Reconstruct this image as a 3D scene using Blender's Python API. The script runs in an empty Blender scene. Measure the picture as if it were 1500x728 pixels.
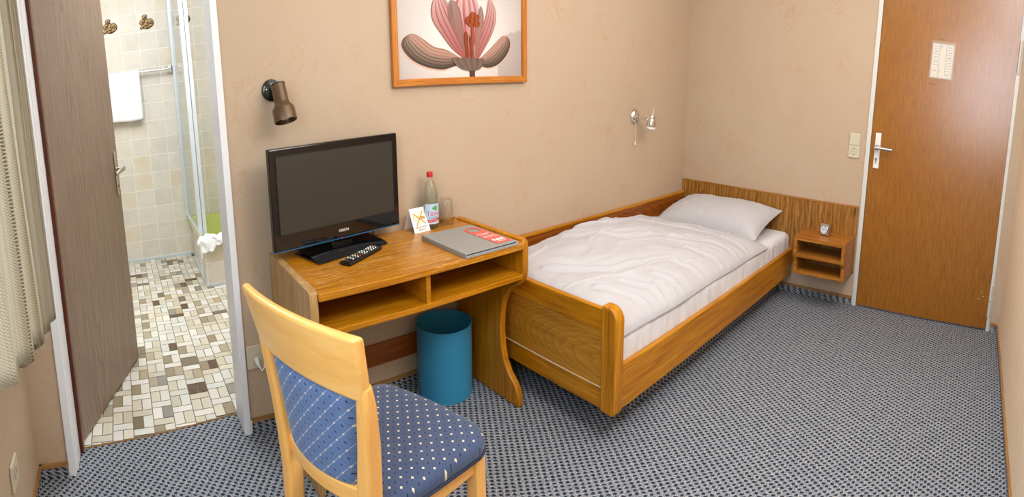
import bpy, bmesh, math, random
from mathutils import Vector, Matrix, noise
random.seed(7)
SC = bpy.context.scene
COL = SC.collection
PI = math.pi

# ------------------------------------------------------------------ colours / nodes
def lin(v):
    v /= 255.0
    return v / 12.92 if v <= 0.04045 else ((v + 0.055) / 1.055) ** 2.4
def rgb(r, g, b): return (lin(r), lin(g), lin(b), 1.0)

class NT:
    def __init__(s, name):
        s.mat = bpy.data.materials.new(name); s.mat.use_nodes = True
        s.t = s.mat.node_tree; s.t.nodes.clear()
        s.out = s.t.nodes.new('ShaderNodeOutputMaterial')
        s.b = s.t.nodes.new('ShaderNodeBsdfPrincipled')
        s.t.links.new(s.b.outputs[0], s.out.inputs[0])
    def put(s, sock, v):
        if hasattr(v, 'is_linked') or isinstance(v, bpy.types.NodeSocket): s.t.links.new(v, sock)
        else: sock.default_value = v
    def node(s, kind, ins={}, **props):
        n = s.t.nodes.new(kind)
        for k, v in props.items(): setattr(n, k, v)
        for k, v in ins.items(): s.put(n.inputs[k], v)
        return n
    def m(s, op, a, b=0.0, c=0.0):
        n = s.t.nodes.new('ShaderNodeMath'); n.operation = op
        s.put(n.inputs[0], a); s.put(n.inputs[1], b); s.put(n.inputs[2], c)
        return n.outputs[0]
    def obj(s, rot=(0, 0, 0), scale=(1, 1, 1), loc=(0, 0, 0)):
        tc = s.t.nodes.new('ShaderNodeTexCoord')
        mp = s.node('ShaderNodeMapping', {'Vector': tc.outputs['Object'], 'Rotation': rot, 'Scale': scale, 'Location': loc})
        return mp.outputs[0]
    def noise(s, vec, scale=5, detail=3, rough=.5, dist=0.0):
        n = s.node('ShaderNodeTexNoise', {'Vector': vec, 'Scale': scale, 'Detail': detail, 'Roughness': rough, 'Distortion': dist})
        return n.outputs[0]
    def ramp(s, f, stops, interp='LINEAR'):
        n = s.node('ShaderNodeValToRGB', {'Fac': f}); r = n.color_ramp; r.interpolation = interp
        while len(r.elements) < len(stops): r.elements.new(.5)
        for e, (p, c) in zip(r.elements, stops): e.position = p; e.color = c
        return n.outputs[0]
    def mix(s, f, a, b, mode='MIX'):
        n = s.t.nodes.new('ShaderNodeMix'); n.data_type = 'RGBA'; n.blend_type = mode
        s.put(n.inputs[0], f); s.put(n.inputs[6], a); s.put(n.inputs[7], b)
        return n.outputs[2]
    def sep(s, vec):
        n = s.node('ShaderNodeSeparateXYZ', {0: vec}); return n.outputs
    def set(s, **k):
        names = dict(col='Base Color', rough='Roughness', metal='Metallic', spec='Specular IOR Level', trans='Transmission Weight',
                     ior='IOR', coat='Coat Weight', coat_rough='Coat Roughness', emis='Emission Color', estr='Emission Strength', sheen='Sheen Weight', alpha='Alpha')
        for a, v in k.items(): s.put(s.b.inputs[names[a]], v)
        return s
    def bump(s, h, strength=.3, dist=.002):
        n = s.node('ShaderNodeBump', {'Height': h, 'Strength': strength, 'Distance': dist})
        s.t.links.new(n.outputs[0], s.b.inputs['Normal']); return s

def plain(name, col, rough=.5, metal=0.0, **k):
    n = NT(name); v = n.noise(n.obj(), 30, 2)
    c2 = tuple(x * .96 for x in col[:3]) + (1,)
    n.set(col=n.mix(v, col, c2), rough=rough, metal=metal, **k)
    return n.mat

def wood(name, dark, mid, light, axis='x', scale=1.0, rough=.38, grain=1.0, coat=.08, figure=None, bands=False, worn=False):
    n = NT(name); st = 14
    sc = {'x': (1, st, st), 'y': (st, 1, st), 'z': (st, st, 1)}[axis]
    v = n.obj(scale=tuple(q * scale for q in sc))
    a = n.noise(v, 2.2, 4, .6, .25)
    if figure:   # cathedral figure: stretched rings about a line through the board
        w = n.node('ShaderNodeTexWave', {'Vector': n.obj(scale=figure[0], loc=figure[1]), 'Scale': figure[2], 'Distortion': 2.2, 'Detail': 2.0, 'Detail Scale': 1.2},
                   wave_type='RINGS', rings_direction='SPHERICAL', wave_profile='SAW')
        a = n.m('ADD', n.m('MULTIPLY', a, .70), n.m('MULTIPLY', w.outputs[1], .24))
    if bands:
        w = n.node('ShaderNodeTexWave', {'Vector': n.obj(scale=(1, 1, .30)), 'Scale': 10.0, 'Distortion': 9.0, 'Detail': 2.0, 'Detail Scale': 1.6, 'Detail Roughness': .55},
                   wave_type='BANDS', bands_direction='Y', wave_profile='SIN')
        a = n.m('ADD', n.m('MULTIPLY', a, .55), n.m('MULTIPLY', n.m('POWER', w.outputs[1], .5), .30))
    fine = n.noise(n.obj(scale=tuple((q * 5 if q > 1 else 1.6) * scale for q in sc)), 3, 2, .6)
    c = n.ramp(a, [(.20, dark), (.5, mid), (.84, light)])
    pores = n.ramp(fine, [(.36, (.50, .42, .34, 1)), (.52, (1, 1, 1, 1))])
    if worn:
        sc2 = n.noise(n.obj(scale=(6, 60, 60), rot=(0, 0, .25)), 5, 2, .5)
        gate = n.noise(n.obj(), 4.5, 3)
        c = n.mix(n.m('MULTIPLY', n.ramp(sc2, [(.56, (0, 0, 0, 1)), (.66, (1, 1, 1, 1))]), n.ramp(gate, [(.42, (0, 0, 0, 1)), (.62, (.75, .75, .75, 1))])), c, rgb(232, 196, 138))
    big = n.noise(n.obj(), 2.5, 2)
    c = n.mix(.75 * grain, c, pores, 'MULTIPLY')
    c = n.mix(n.m('MULTIPLY', big, .25), c, dark)
    n.set(col=c, rough=rough, coat=coat, coat_rough=.25, spec=.32).bump(fine, .12 * grain, .001)
    return n.mat

OAK_D, OAK_M, OAK_L = rgb(152, 90, 4), rgb(194, 126, 12), rgb(216, 156, 40)
M = {}
M['oak_x'] = wood('oak along x', OAK_D, OAK_M, OAK_L, 'x')
M['oak_y'] = wood('oak along y', OAK_D, OAK_M, OAK_L, 'y')
M['oak_z'] = wood('oak along z', OAK_D, OAK_M, OAK_L, 'z')
M['oak_pale'] = wood('oak pale side', rgb(150, 112, 66), rgb(184, 146, 94), rgb(204, 170, 120), 'z')
M['oak_top'] = wood('worn oak top', rgb(156, 92, 4), rgb(194, 126, 12), rgb(220, 162, 56), 'x', rough=.33, coat=.3, worn=True)
M['oak_fig'] = wood('oak footboard figure', rgb(158, 100, 24), rgb(190, 130, 36), rgb(208, 154, 60), 'y', grain=.6, figure=((1, 1.2, 4.6), (0, .62, -1.45), 11.0))
M['oak_dark'] = wood('oak dark board', rgb(118, 60, 14), rgb(158, 88, 24), rgb(184, 112, 40), 'x', figure=((1.0, 2, 9), (.35, 0, -4.4), 4.0))
M['oak_head'] = wood('oak headboard', rgb(104, 66, 22), rgb(166, 114, 48), rgb(188, 140, 72), 'z', scale=.8, grain=1.0, bands=True)
M['oak_night'] = wood('oak nightstand', rgb(136, 78, 20), rgb(174, 112, 38), rgb(198, 142, 64), 'y')
M['beech'] = wood('beech chair', rgb(234, 166, 82), rgb(246, 184, 98), rgb(252, 200, 120), 'z', grain=.08, rough=.3, coat=.4)
M['beech_y'] = wood('beech rail', rgb(236, 168, 84), rgb(248, 188, 102), rgb(253, 204, 126), 'y', grain=.08, rough=.3, coat=.4)
M['door'] = wood('room door veneer', rgb(126, 72, 6), rgb(156, 98, 16), rgb(176, 118, 34), 'z', scale=3.2, rough=.34, coat=.8, grain=.8)
M['bath_door'] = wood('bathroom door veneer', rgb(116, 94, 80), rgb(138, 118, 102), rgb(154, 134, 118), 'z', scale=1.1, rough=.4, grain=.8, figure=((7, 7, .8), (-2.2, 0, -.8), 2.0))
M['mahog'] = wood('red brown rebate', rgb(70, 28, 12), rgb(92, 40, 18), rgb(110, 52, 26), 'z')
M['skirt'] = wood('skirting cap', rgb(130, 92, 50), rgb(160, 118, 68), rgb(180, 138, 86), 'x', grain=.5)
M['frame_wood'] = wood('picture frame wood', rgb(168, 96, 34), rgb(196, 122, 48), rgb(212, 142, 66), 'x', scale=2)
M['frame_wood_z'] = wood('picture frame wood upright', rgb(168, 96, 34), rgb(196, 122, 48), rgb(212, 142, 66), 'z', scale=2)

def mk_wallpaper(name, base, stroke, pale):
    n = NT(name); v = n.obj()
    a = n.noise(v, 7.5, 4, .55, 2.2)
    s = n.m('SUBTRACT', 1.0, n.m('MULTIPLY', n.m('ABSOLUTE', n.m('SUBTRACT', a, .5)), 26.0))
    s = n.m('MAXIMUM', s, 0.0)
    gate = n.ramp(n.noise(v, 4.5, 2), [(.50, (0, 0, 0, 1)), (.72, (1, 1, 1, 1))])
    c = n.mix(n.noise(v, 1.8, 4, .6, .8), base, pale)
    c = n.mix(n.m('MULTIPLY', n.m('MULTIPLY', s, gate), .5), c, stroke)
    fine = n.noise(v, 90, 3)
    c = n.mix(n.m('MULTIPLY', fine, .10), c, stroke)
    n.set(col=c, rough=.75, spec=.25).bump(n.m('ADD', n.m('MULTIPLY', a, 2.0), fine), .12, .003)
    return n.mat
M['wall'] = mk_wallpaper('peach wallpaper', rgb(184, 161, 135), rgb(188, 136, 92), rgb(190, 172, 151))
M['wall_lifted'] = mk_wallpaper('light-lifted peach wallpaper', rgb(240, 216, 184), rgb(218, 168, 120), rgb(244, 226, 200))  # near wall only: wallpaper colour lifted to make up for the dim light there
M['ceil'] = plain('ceiling paint', rgb(240, 236, 228), .9)

def mk_carpet():
    n = NT('woven loop carpet')
    v = n.obj()
    x, y, z = n.sep(v)
    wob = n.m('MULTIPLY', n.m('SUBTRACT', n.noise(v, 55, 2), .5), .012)
    k = 2 * PI / .031
    u = n.m('ADD', n.m('ADD', x, n.m('MULTIPLY', y, .35)), n.m('ADD', z, wob))
    w = n.m('ADD', n.m('ADD', y, n.m('MULTIPLY', z, .8)), wob)
    p = n.m('MULTIPLY', n.m('SINE', n.m('MULTIPLY', u, k)), n.m('SINE', n.m('MULTIPLY', w, k)))
    yarn = n.noise(v, 210, 2)
    yarn2 = n.noise(n.obj(loc=(3, 1, 2)), 150, 2)
    base = n.ramp(yarn, [(.34, rgb(84, 98, 116)), (.47, rgb(124, 138, 152)), (.60, rgb(204, 190, 174))])
    base = n.mix(n.ramp(yarn2, [(.46, (0, 0, 0, 1)), (.58, (.6, .6, .6, 1))]), base, rgb(96, 118, 146))
    f = n.m('ADD', p, n.m('MULTIPLY', n.m('SUBTRACT', yarn, .5), 1.2))
    dark = n.ramp(f, [(.12, (0, 0, 0, 1)), (.42, (1, 1, 1, 1))])
    c = n.mix(n.m('MULTIPLY', dark, .92), base, rgb(20, 26, 34))
    n.set(col=c, rough=.95, spec=.1).bump(n.m('SUBTRACT', 1.0, p), .6, .004)
    return n.mat
M['carpet'] = mk_carpet()

def mk_tiles():
    n = NT('beige glazed wall tiles')
    # tile grid in the x-z plane of the wall (and y-z on the returns)
    tc = n.t.nodes.new('ShaderNodeTexCoord'); x, y, z = n.sep(tc.outputs['Object'])
    TW, TH = .166, .1455
    def cell(c, s, o):
        f = n.m('FRACT', n.m('ADD', n.m('DIVIDE', n.m('SUBTRACT', c, o), s), 100.0))
        return n.m('MINIMUM', f, n.m('SUBTRACT', 1.0, f))
    ex = n.m('MULTIPLY', cell(x, TW, -3.48), TW); ez = n.m('MULTIPLY', cell(z, TH, 1.917), TH)
    e = n.m('MINIMUM', ex, ez)
    grout = n.m('LESS_THAN', e, .0022)
    ix = n.m('FLOOR', n.m('DIVIDE', n.m('SUBTRACT', x, -3.48), TW)); iz = n.m('FLOOR', n.m('DIVIDE', n.m('SUBTRACT', z, 1.917), TH))
    comb = n.node('ShaderNodeCombineXYZ', {0: ix, 1: iz})
    wn = n.node('ShaderNodeTexWhiteNoise', {0: comb.outputs[0]}, noise_dimensions='3D')
    v = n.obj()
    mott = n.m('ADD', n.m('MULTIPLY', n.noise(v, 9, 3), .6), n.m('MULTIPLY', wn.outputs[0], .4))
    c = n.ramp(mott, [(.25, rgb(214, 210, 200)), (.5, rgb(226, 222, 212)), (.8, rgb(220, 206, 180))])
    sp = n.noise(v, 260, 2)
    c = n.mix(n.m('MULTIPLY', sp, .25), c, rgb(180, 164, 140))
    c = n.mix(grout, c, rgb(240, 236, 228))
    n.set(col=c, rough=.35, spec=.4).bump(n.m('MINIMUM', n.m('MULTIPLY', e, 200.0), 1.0), .35, .002)
    return n.mat
M['tiles'] = mk_tiles()

def vcol(name, rough=.5, attr='Col', **k):
    n = NT(name); a = n.node('ShaderNodeAttribute', attribute_name=attr)
    sp = n.noise(n.obj(), 240, 3)
    n.set(col=n.mix(n.m('MULTIPLY', sp, .12), a.outputs[0], (.25, .2, .15, 1)), rough=rough, **k)
    return n.mat
M['mosaic'] = vcol('mosaic floor glaze', .3)
M['print'] = vcol('printed picture', .25)
M['labelprint'] = vcol('printed paper', .45)

def mk_fabric(name, plane):
    n = NT(name); tc = n.t.nodes.new('ShaderNodeTexCoord'); x, y, z = n.sep(tc.outputs['Object'])
    a, b = (x, y) if plane == 'xy' else (y, z)
    r2 = math.sqrt(.5); S = .030
    u = n.m('DIVIDE', n.m('MULTIPLY', n.m('ADD', a, b), r2), S)
    v = n.m('DIVIDE', n.m('MULTIPLY', n.m('SUBTRACT', a, b), r2), S)
    def cen(c, off):   # signed distance to the nearest lattice line, in cells
        f = n.m('FRACT', n.m('ADD', n.m('ADD', c, off), 100.0)); return n.m('ABSOLUTE', n.m('SUBTRACT', f, .5))
    du, dv = cen(u, 0), cen(v, 0)
    sq = n.m('MAXIMUM', du, dv)
    dot = n.m('LESS_THAN', sq, .075 if plane == 'yz' else .10)
    core = n.m('LESS_THAN', sq, .04)
    line = n.m('LESS_THAN', du if plane == 'yz' else du, .020)
    line2 = n.m('LESS_THAN', dv if plane == 'yz' else dv, .018)
    eu, ev = cen(u, .5), cen(v, .5)
    dk = n.m('LESS_THAN', n.m('MAXIMUM', n.m('MULTIPLY', eu, .8), n.m('MULTIPLY', ev, 1.6)), .09)
    weave = n.noise(n.obj(), 700, 1)
    bl = n.noise(n.obj(), 14, 2)
    c = n.mix(bl, *((rgb(92, 116, 158), rgb(110, 132, 172)) if plane == 'yz' else (rgb(60, 72, 98), rgb(78, 90, 114))))
    c = n.mix(n.m('MULTIPLY', weave, .5), c, rgb(56, 74, 116))
    c = n.mix(n.m('MULTIPLY', line2, .6), c, rgb(40, 56, 92))
    c = n.mix(n.m('MULTIPLY', line, .55), c, rgb(205, 212, 218) if plane == 'yz' else rgb(36, 50, 84))
    c = n.mix(dk, c, rgb(22, 30, 58))
    c = n.mix(dot, c, rgb(224, 208, 176))
    c = n.mix(n.m('MULTIPLY', core, .4), c, rgb(160, 140, 110))
    n.set(col=c, rough=.85, spec=.2, sheen=.2).bump(weave, .25, .001)
    return n.mat
M['fab_seat'] = mk_fabric('blue dotted upholstery flat', 'xy')
M['fab_back'] = mk_fabric('blue dotted upholstery upright', 'yz')

def mk_linen(name, col, bump=.15):
    n = NT(name); v = n.obj()
    n.set(col=n.mix(n.noise(v, 3, 2), col, tuple(c * .94 for c in col[:3]) + (1,)), rough=.8, spec=.2, sheen=.15).bump(n.noise(v, 14, 4, .6, 1.2), bump, .012)
    return n.mat
M['linen'] = mk_linen('white bed linen', rgb(190, 188, 191), .3)
def mk_sheet():
    n = NT('fitted sheet'); v = n.obj(scale=(9, 1.2, 1.2))
    n.set(col=rgb(222, 220, 222), rough=.8, spec=.2).bump(n.noise(v, 7, 3, .6, .6), .55, .012); return n.mat
M['sheet'] = mk_sheet()
M['towel'] = mk_linen('white terry', rgb(244, 244, 244), .3)

def mk_curtain():
    n = NT('woven curtain cloth'); v = n.obj()
    x, y, z = n.sep(v)
    st = n.noise(n.obj(scale=(1, 22, .15)), 1.0, 3, .7)
    c = n.ramp(st, [(.34, rgb(196, 186, 154)), (.46, rgb(238, 232, 218)), (.58, rgb(222, 210, 186)), (.66, rgb(156, 148, 98))])
    wv = n.m('MULTIPLY', n.m('SINE', n.m('MULTIPLY', y, 900.0)), n.m('SINE', n.m('MULTIPLY', z, 900.0)))
    c = n.mix(n.m('MULTIPLY', n.m('ADD', wv, 1.0), .22), c, rgb(92, 78, 52))
    rib = n.m('MULTIPLY', n.m('LESS_THAN', n.m('FRACT', n.m('ADD', n.m('MULTIPLY', y, 13.0), 50.0)), .06), n.m('LESS_THAN', n.m('FRACT', n.m('ADD', n.m('MULTIPLY', z, 120.0), 9.0)), .55))
    c = n.mix(n.m('MULTIPLY', rib, .7), c, rgb(84, 62, 34))
    n.set(col=c, rough=.95, spec=.1).bump(wv, .5, .002)
    tr = n.node('ShaderNodeBsdfTranslucent', {'Color': c})
    ms = n.node('ShaderNodeMixShader', {0: .6}); n.t.links.new(n.b.outputs[0], ms.inputs[1]); n.t.links.new(tr.outputs[0], ms.inputs[2])
    n.t.links.new(ms.outputs[0], n.out.inputs[0])
    return n.mat
M['curtain'] = mk_curtain()

M['white_metal'] = plain('white enamel frame', rgb(232, 234, 238), .35)
M['steel_frame'] = plain('pale grey painted frame', rgb(214, 212, 206), .4)
M['alu'] = plain('brushed aluminium', rgb(205, 206, 208), .28, 1.0)
M['alu_blue'] = plain('anodised profile', rgb(222, 232, 242), .3, .35)
M['nickel'] = plain('satin nickel', rgb(190, 182, 168), .28, 1.0)
M['brass'] = plain('brass', rgb(190, 140, 70), .3, 1.0)
M['chrome'] = plain('chrome', rgb(225, 225, 225), .08, 1.0)
M['black_gloss'] = plain('black gloss plastic', rgb(10, 10, 11), .08, spec=.6)
M['black_mat'] = plain('black plastic', rgb(20, 20, 22), .45)
def mk_screen():
    n = NT('dark screen'); n.set(col=rgb(50, 47, 39), rough=.42, spec=.5); return n.mat
M['screen'] = mk_screen()
M['blue_strip'] = plain('blue acrylic strip', rgb(40, 92, 130), .15)
M['bronze'] = plain('bronze lacquer', rgb(104, 82, 60), .32, .55)
M['dark_green'] = plain('dark enamel', rgb(22, 28, 26), .15)
M['bulb'] = plain('frosted bulb', rgb(225, 222, 222), .3)
M['socket'] = plain('cream switch plastic', rgb(204, 194, 170), .35)
M['socket_hole'] = plain('socket recess', rgb(150, 142, 126), .5)
M['hole'] = plain('pin hole', rgb(40, 36, 32), .6)
M['white_plastic'] = plain('white plastic', rgb(235, 235, 232), .35)
def mk_bin():
    n = NT('petrol blue enamel'); n.set(col=n.mix(n.noise(n.obj(), 4, 2), rgb(40, 130, 172), rgb(56, 146, 186)), rough=.35, coat=.2, coat_rough=.3); return n.mat
M['bin'] = mk_bin()
M['green_tub'] = plain('green enamel', rgb(196, 206, 118), .2)
M['silicone'] = plain('pale sealant', rgb(190, 206, 218), .5)
M['paper'] = plain('white card', rgb(244, 243, 240), .6)
M['gold'] = plain('gold ink', rgb(196, 146, 40), .5)
M['gold_pale'] = plain('pale gold ink', rgb(240, 232, 206), .6)
M['grey_folder'] = plain('grey leatherette', rgb(150, 148, 142), .55)
M['dark_page'] = plain('dark page edge', rgb(52, 54, 58), .6)
M['page'] = plain('page edge', rgb(176, 180, 190), .6)
M['coral'] = plain('coral card', rgb(216, 96, 84), .5)
M['coral_white'] = plain('white ink', rgb(246, 240, 236), .5)
M['red_cap'] = plain('red cap', rgb(196, 36, 40), .35)
M['red_ink'] = plain('red ink', rgb(206, 40, 34), .5)
M['leaf_ink'] = plain('green ink', rgb(86, 160, 50), .5)
M['label_blue'] = plain('label paper', rgb(186, 212, 236), .5)
M['grey_ink'] = plain('grey ink', rgb(112, 108, 100), .6)
M['blueink'] = plain('blue grey ink', rgb(110, 120, 150), .6)
M['orange_tag'] = plain('orange tag', rgb(236, 98, 32), .5)
M['clock_face'] = plain('clock dial', rgb(226, 236, 246), .3)
M['tile_brown'] = plain('brown glaze', rgb(74, 46, 22), .25)
M['tile_gold'] = plain('ochre glaze', rgb(176, 140, 70), .25)
M['plan_line'] = plain('plan line', rgb(120, 126, 134), .6)
def mk_glass(name, col, ior=1.45, rough=0.0):
    n = NT(name); n.set(col=col, rough=rough, trans=1.0, ior=ior)
    # let light through for soft, noise-free shadows of thin glass
    lp = n.node('ShaderNodeBsdfTransparent', {'Color': col}); ms = n.node('ShaderNodeMixShader', {0: .68})
    n.t.links.new(n.b.outputs[0], ms.inputs[1]); n.t.links.new(lp.outputs[0], ms.inputs[2]); n.t.links.new(ms.outputs[0], n.out.inputs[0])
    return n.mat
M['glass'] = mk_glass('clear glass', (.97, .985, .98, 1))
M['bottle_glass'] = mk_glass('faintly green glass', (.962, .99, .98, 1))
M['pane'] = mk_glass('sheet glass', (.97, .99, 1, 1), 1.1)
M['water'] = mk_glass('water', (.96, .99, .985, 1), 1.12)

# ------------------------------------------------------------------ mesh helpers
class MB:
    def __init__(s): s.v = []; s.f = []; s.mi = []; s.cols = None
    def add(s, vs, fs, mi=0):
        o = len(s.v); s.v += [Vector(p) for p in vs]; s.f += [tuple(i + o for i in f) for f in fs]; s.mi += [mi] * len(fs); return s
    def box(s, x0, x1, y0, y1, z0, z1, mi=0):
        return s.add([(x0, y0, z0), (x1, y0, z0), (x1, y1, z0), (x0, y1, z0), (x0, y0, z1), (x1, y0, z1), (x1, y1, z1), (x0, y1, z1)],
                     [(3, 2, 1, 0), (4, 5, 6, 7), (0, 1, 5, 4), (1, 2, 6, 5), (2, 3, 7, 6), (3, 0, 4, 7)], mi)
    def prism(s, poly, a0, a1, plane='xy', mi=0):
        """poly in 'plane' extruded along the remaining axis from a0 to a1 (poly may be concave)"""
        def P(p, a):
            return {'xy': (p[0], p[1], a), 'xz': (p[0], a, p[1]), 'yz': (a, p[0], p[1])}[plane]
        n = len(poly)
        area = sum(poly[i][0] * poly[(i + 1) % n][1] - poly[(i + 1) % n][0] * poly[i][1] for i in range(n))
        if area < 0: poly = poly[::-1]
        if plane == 'xz': poly = poly[::-1]
        vs = [P(p, a0) for p in poly] + [P(p, a1) for p in poly]
        fs = [tuple(range(n))[::-1], tuple(range(n, 2 * n))] + [(i, (i + 1) % n, n + (i + 1) % n, n + i) for i in range(n)]
        return s.add(vs, fs, mi)
    def lathe(s, prof, seg=32, c=(0, 0, 0), mi=0, closed=False, M_=None):
        vs = []; fs = []; n = len(prof)
        for k in range(seg):
            a = 2 * PI * k / seg
            for r, z in prof: vs.append(Vector((r * math.cos(a), r * math.sin(a), z)))
        if M_ is not None: vs = [M_ @ v for v in vs]
        vs = [v + Vector(c) for v in vs]
        for k in range(seg):
            k2 = (k + 1) % seg
            for i in range(n - 1 + (1 if closed else 0)):
                j = (i + 1) % n
                fs.append((k * n + i, k2 * n + i, k2 * n + j, k * n + j))
        return s.add(vs, fs, mi)
    def disc(s, r, c, M_=None, seg=32, mi=0):
        vs = [Vector((r * math.cos(2 * PI * k / seg), r * math.sin(2 * PI * k / seg), 0)) for k in range(seg)]
        if M_ is not None: vs = [M_ @ v for v in vs]
        return s.add([v + Vector(c) for v in vs], [tuple(range(seg))], mi)
    def tube(s, path, r, seg=10, mi=0, cap=True):
        path = [Vector(p) for p in path]; n = len(path); rs = r if isinstance(r, (list, tuple)) else [r] * n
        vs = []; fs = []; up = None
        for i, p in enumerate(path):
            t = (path[min(i + 1, n - 1)] - path[max(i - 1, 0)]).normalized()
            if up is None:
                up = Vector((0, 0, 1)) if abs(t.z) < .9 else Vector((1, 0, 0))
            a = t.cross(up).normalized(); b = a.cross(t).normalized(); up = b
            for k in range(seg):
                q = 2 * PI * k / seg; vs.append(p + (a * math.cos(q) + b * math.sin(q)) * rs[i])
        for i in range(n - 1):
            for k in range(seg):
                k2 = (k + 1) % seg; fs.append((i * seg + k, i * seg + k2, (i + 1) * seg + k2, (i + 1) * seg + k))
        if cap: fs += [tuple(range(seg))[::-1], tuple(range((n - 1) * seg, n * seg))]
        return s.add(vs, fs, mi)
    def bar(s, path, w, d, side=(0, 1, 0), mi=0):
        """rectangular section swept along a path: w along 'side', d along the other normal"""
        path = [Vector(p) for p in path]; n = len(path); vs = []; fs = []; side = Vector(side)
        ws = w if isinstance(w, (list, tuple)) else [w] * n; ds = d if isinstance(d, (list, tuple)) else [d] * n
        for i, p in enumerate(path):
            t = (path[min(i + 1, n - 1)] - path[max(i - 1, 0)]).normalized()
            b = t.cross(side).normalized(); a = b.cross(t).normalized()
            for sa, sb in ((-1, -1), (1, -1), (1, 1), (-1, 1)): vs.append(p + a * sa * ws[i] / 2 + b * sb * ds[i] / 2)
        for i in range(n - 1):
            for k in range(4):
                k2 = (k + 1) % 4; fs.append((i * 4 + k, i * 4 + k2, i * 4 + 4 + k2, i * 4 + 4 + k))
        fs += [(3, 2, 1, 0), tuple(range((n - 1) * 4, n * 4))]
        return s.add(vs, fs, mi)
    def grid(s, fn, nu, nv, mi=0, wrap=False):
        vs = [fn(i / nu, j / nv) for j in range(nv + 1) for i in range(nu + 1)]
        fs = [(j * (nu + 1) + i, j * (nu + 1) + i + 1, (j + 1) * (nu + 1) + i + 1, (j + 1) * (nu + 1) + i) for j in range(nv) for i in range(nu)]
        return s.add(vs, fs, mi)
    def xf(s, mat):
        s.v = [mat @ p for p in s.v]; return s

def build(name, mb, mats, parent=None, world=False, bevel=0, smooth=None, seg=2, solid=0, subsurf=0):
    me = bpy.data.meshes.new(name)
    vs = mb.v
    if world and parent is not None:
        inv = MAT[parent.name].inverted(); vs = [inv @ v for v in vs]
    me.from_pydata([tuple(v) for v in vs], [], mb.f)
    if not isinstance(mats, (list, tuple)): mats = [mats]
    for m_ in mats: me.materials.append(m_)
    me.polygons.foreach_set('material_index', mb.mi)
    if mb.cols is not None:
        ca = me.color_attributes.new('Col', 'FLOAT_COLOR', 'POINT')
        flat = [c for q in mb.cols for c in q]; ca.data.foreach_set('color', flat)
    bm = bmesh.new(); bm.from_mesh(me); bmesh.ops.recalc_face_normals(bm, faces=bm.faces); bm.to_mesh(me); bm.free()
    o = bpy.data.objects.new(name, me); COL.objects.link(o)
    if parent is not None: o.parent = parent
    if smooth is not None:
        me.polygons.foreach_set('use_smooth', [True] * len(me.polygons))
        if smooth < 180: me.set_sharp_from_angle(angle=math.radians(smooth))
    if solid:
        q = o.modifiers.new('thick', 'SOLIDIFY'); q.thickness = solid; q.offset = 0
    if bevel:
        b = o.modifiers.new('soft edges', 'BEVEL'); b.width = bevel; b.segments = seg; b.limit_method = 'ANGLE'; b.angle_limit = math.radians(35); b.harden_normals = False
    if subsurf:
        q = o.modifiers.new('smooth', 'SUBSURF'); q.levels = subsurf; q.render_levels = subsurf
    me.update()
    return o

MAT = {}
def thing(name, label, cat, loc=(0, 0, 0), rz=0, group=None, kind=None, rot=None):
    o = bpy.data.objects.new(name, None); COL.objects.link(o); o.empty_display_size = .05
    mat = Matrix.Translation(Vector(loc)) @ (rot if rot is not None else Matrix.Rotation(rz, 4, 'Z'))
    o.matrix_world = mat; MAT[o.name] = mat
    o['label'] = label; o['category'] = cat
    if group: o['group'] = group
    if kind: o['kind'] = kind
    return o
def tag(o, label, cat, group=None, kind=None):
    o['label'] = label; o['category'] = cat
    if group: o['group'] = group
    if kind: o['kind'] = kind
    return o
def struct(name, mb, mat, label, cat, **k):
    return tag(build(name, mb, mat, **k), label, cat, kind='structure')

def text_mb(body, size, align='CENTER', mi=0, extrude=.0002):
    """lettering in the x-y plane as an MB"""
    cu = bpy.data.curves.new('lettering', 'FONT'); cu.body = body; cu.size = size; cu.align_x = align; cu.align_y = 'CENTER'; cu.extrude = extrude
    cu.resolution_u = 3
    ob = bpy.data.objects.new('lettering', cu); COL.objects.link(ob)
    bpy.context.view_layer.update()
    me = bpy.data.meshes.new_from_object(ob.evaluated_get(bpy.context.evaluated_depsgraph_get()))
    mb = MB(); mb.add([v.co.copy() for v in me.vertices], [tuple(p.vertices) for p in me.polygons], mi)
    bpy.data.objects.remove(ob); bpy.data.curves.remove(cu); bpy.data.meshes.remove(me)
    return mb
def merge(a, b):
    o = len(a.v); a.v += b.v; a.f += [tuple(i + o for i in f) for f in b.f]; a.mi += b.mi; return a
RX = lambda d: Matrix.Rotation(math.radians(d), 4, 'X')
RY = lambda d: Matrix.Rotation(math.radians(d), 4, 'Y')
RZ = lambda d: Matrix.Rotation(math.radians(d), 4, 'Z')
T = lambda x, y, z: Matrix.Translation((x, y, z))

# ------------------------------------------------------------------ room shell
H = 2.6
XL = -4.235
floor = MB().prism([(XL - .05, -2.56), (.12, -2.56), (.12, .05), (-3.325, .05), (-3.325, .162), (-4.12, .079), (-4.12, .02), (XL - .05, .02)], -.06, 0)
struct('floor', floor, M['carpet'], 'blue grey and beige woven carpet covering the bedroom floor', 'carpet')
struct('ceiling', MB().box(XL - .1, .2, -2.7, .14, H, H + .08), M['ceil'], 'plain white ceiling above the bedroom', 'ceiling')
wb = MB().box(-3.312, .12, 0, .13, 0, H).prism([(-4.10, -.085), (-3.312, 0), (-3.312, .13), (-4.10, .06)], 2.02, H)
wb.prism([(XL - .05, -.101), (-4.106, -.088), (-4.106, .06), (XL - .05, .06)], 0, H)
struct('wall_back', wb, M['wall'], 'peach wallpapered wall behind the television and the bed', 'wall')
wr = MB().box(0, .14, -1.452, 0, 0, H)
wr.prism([(0, -1.452), (-.066, -2.53), (.14, -2.53), (.14, -1.452)], 2.14, H)
wr.prism([(-.0585, -2.430), (-.066, -2.53), (.14, -2.53), (.14, -2.430)], 0, 2.14)
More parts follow.
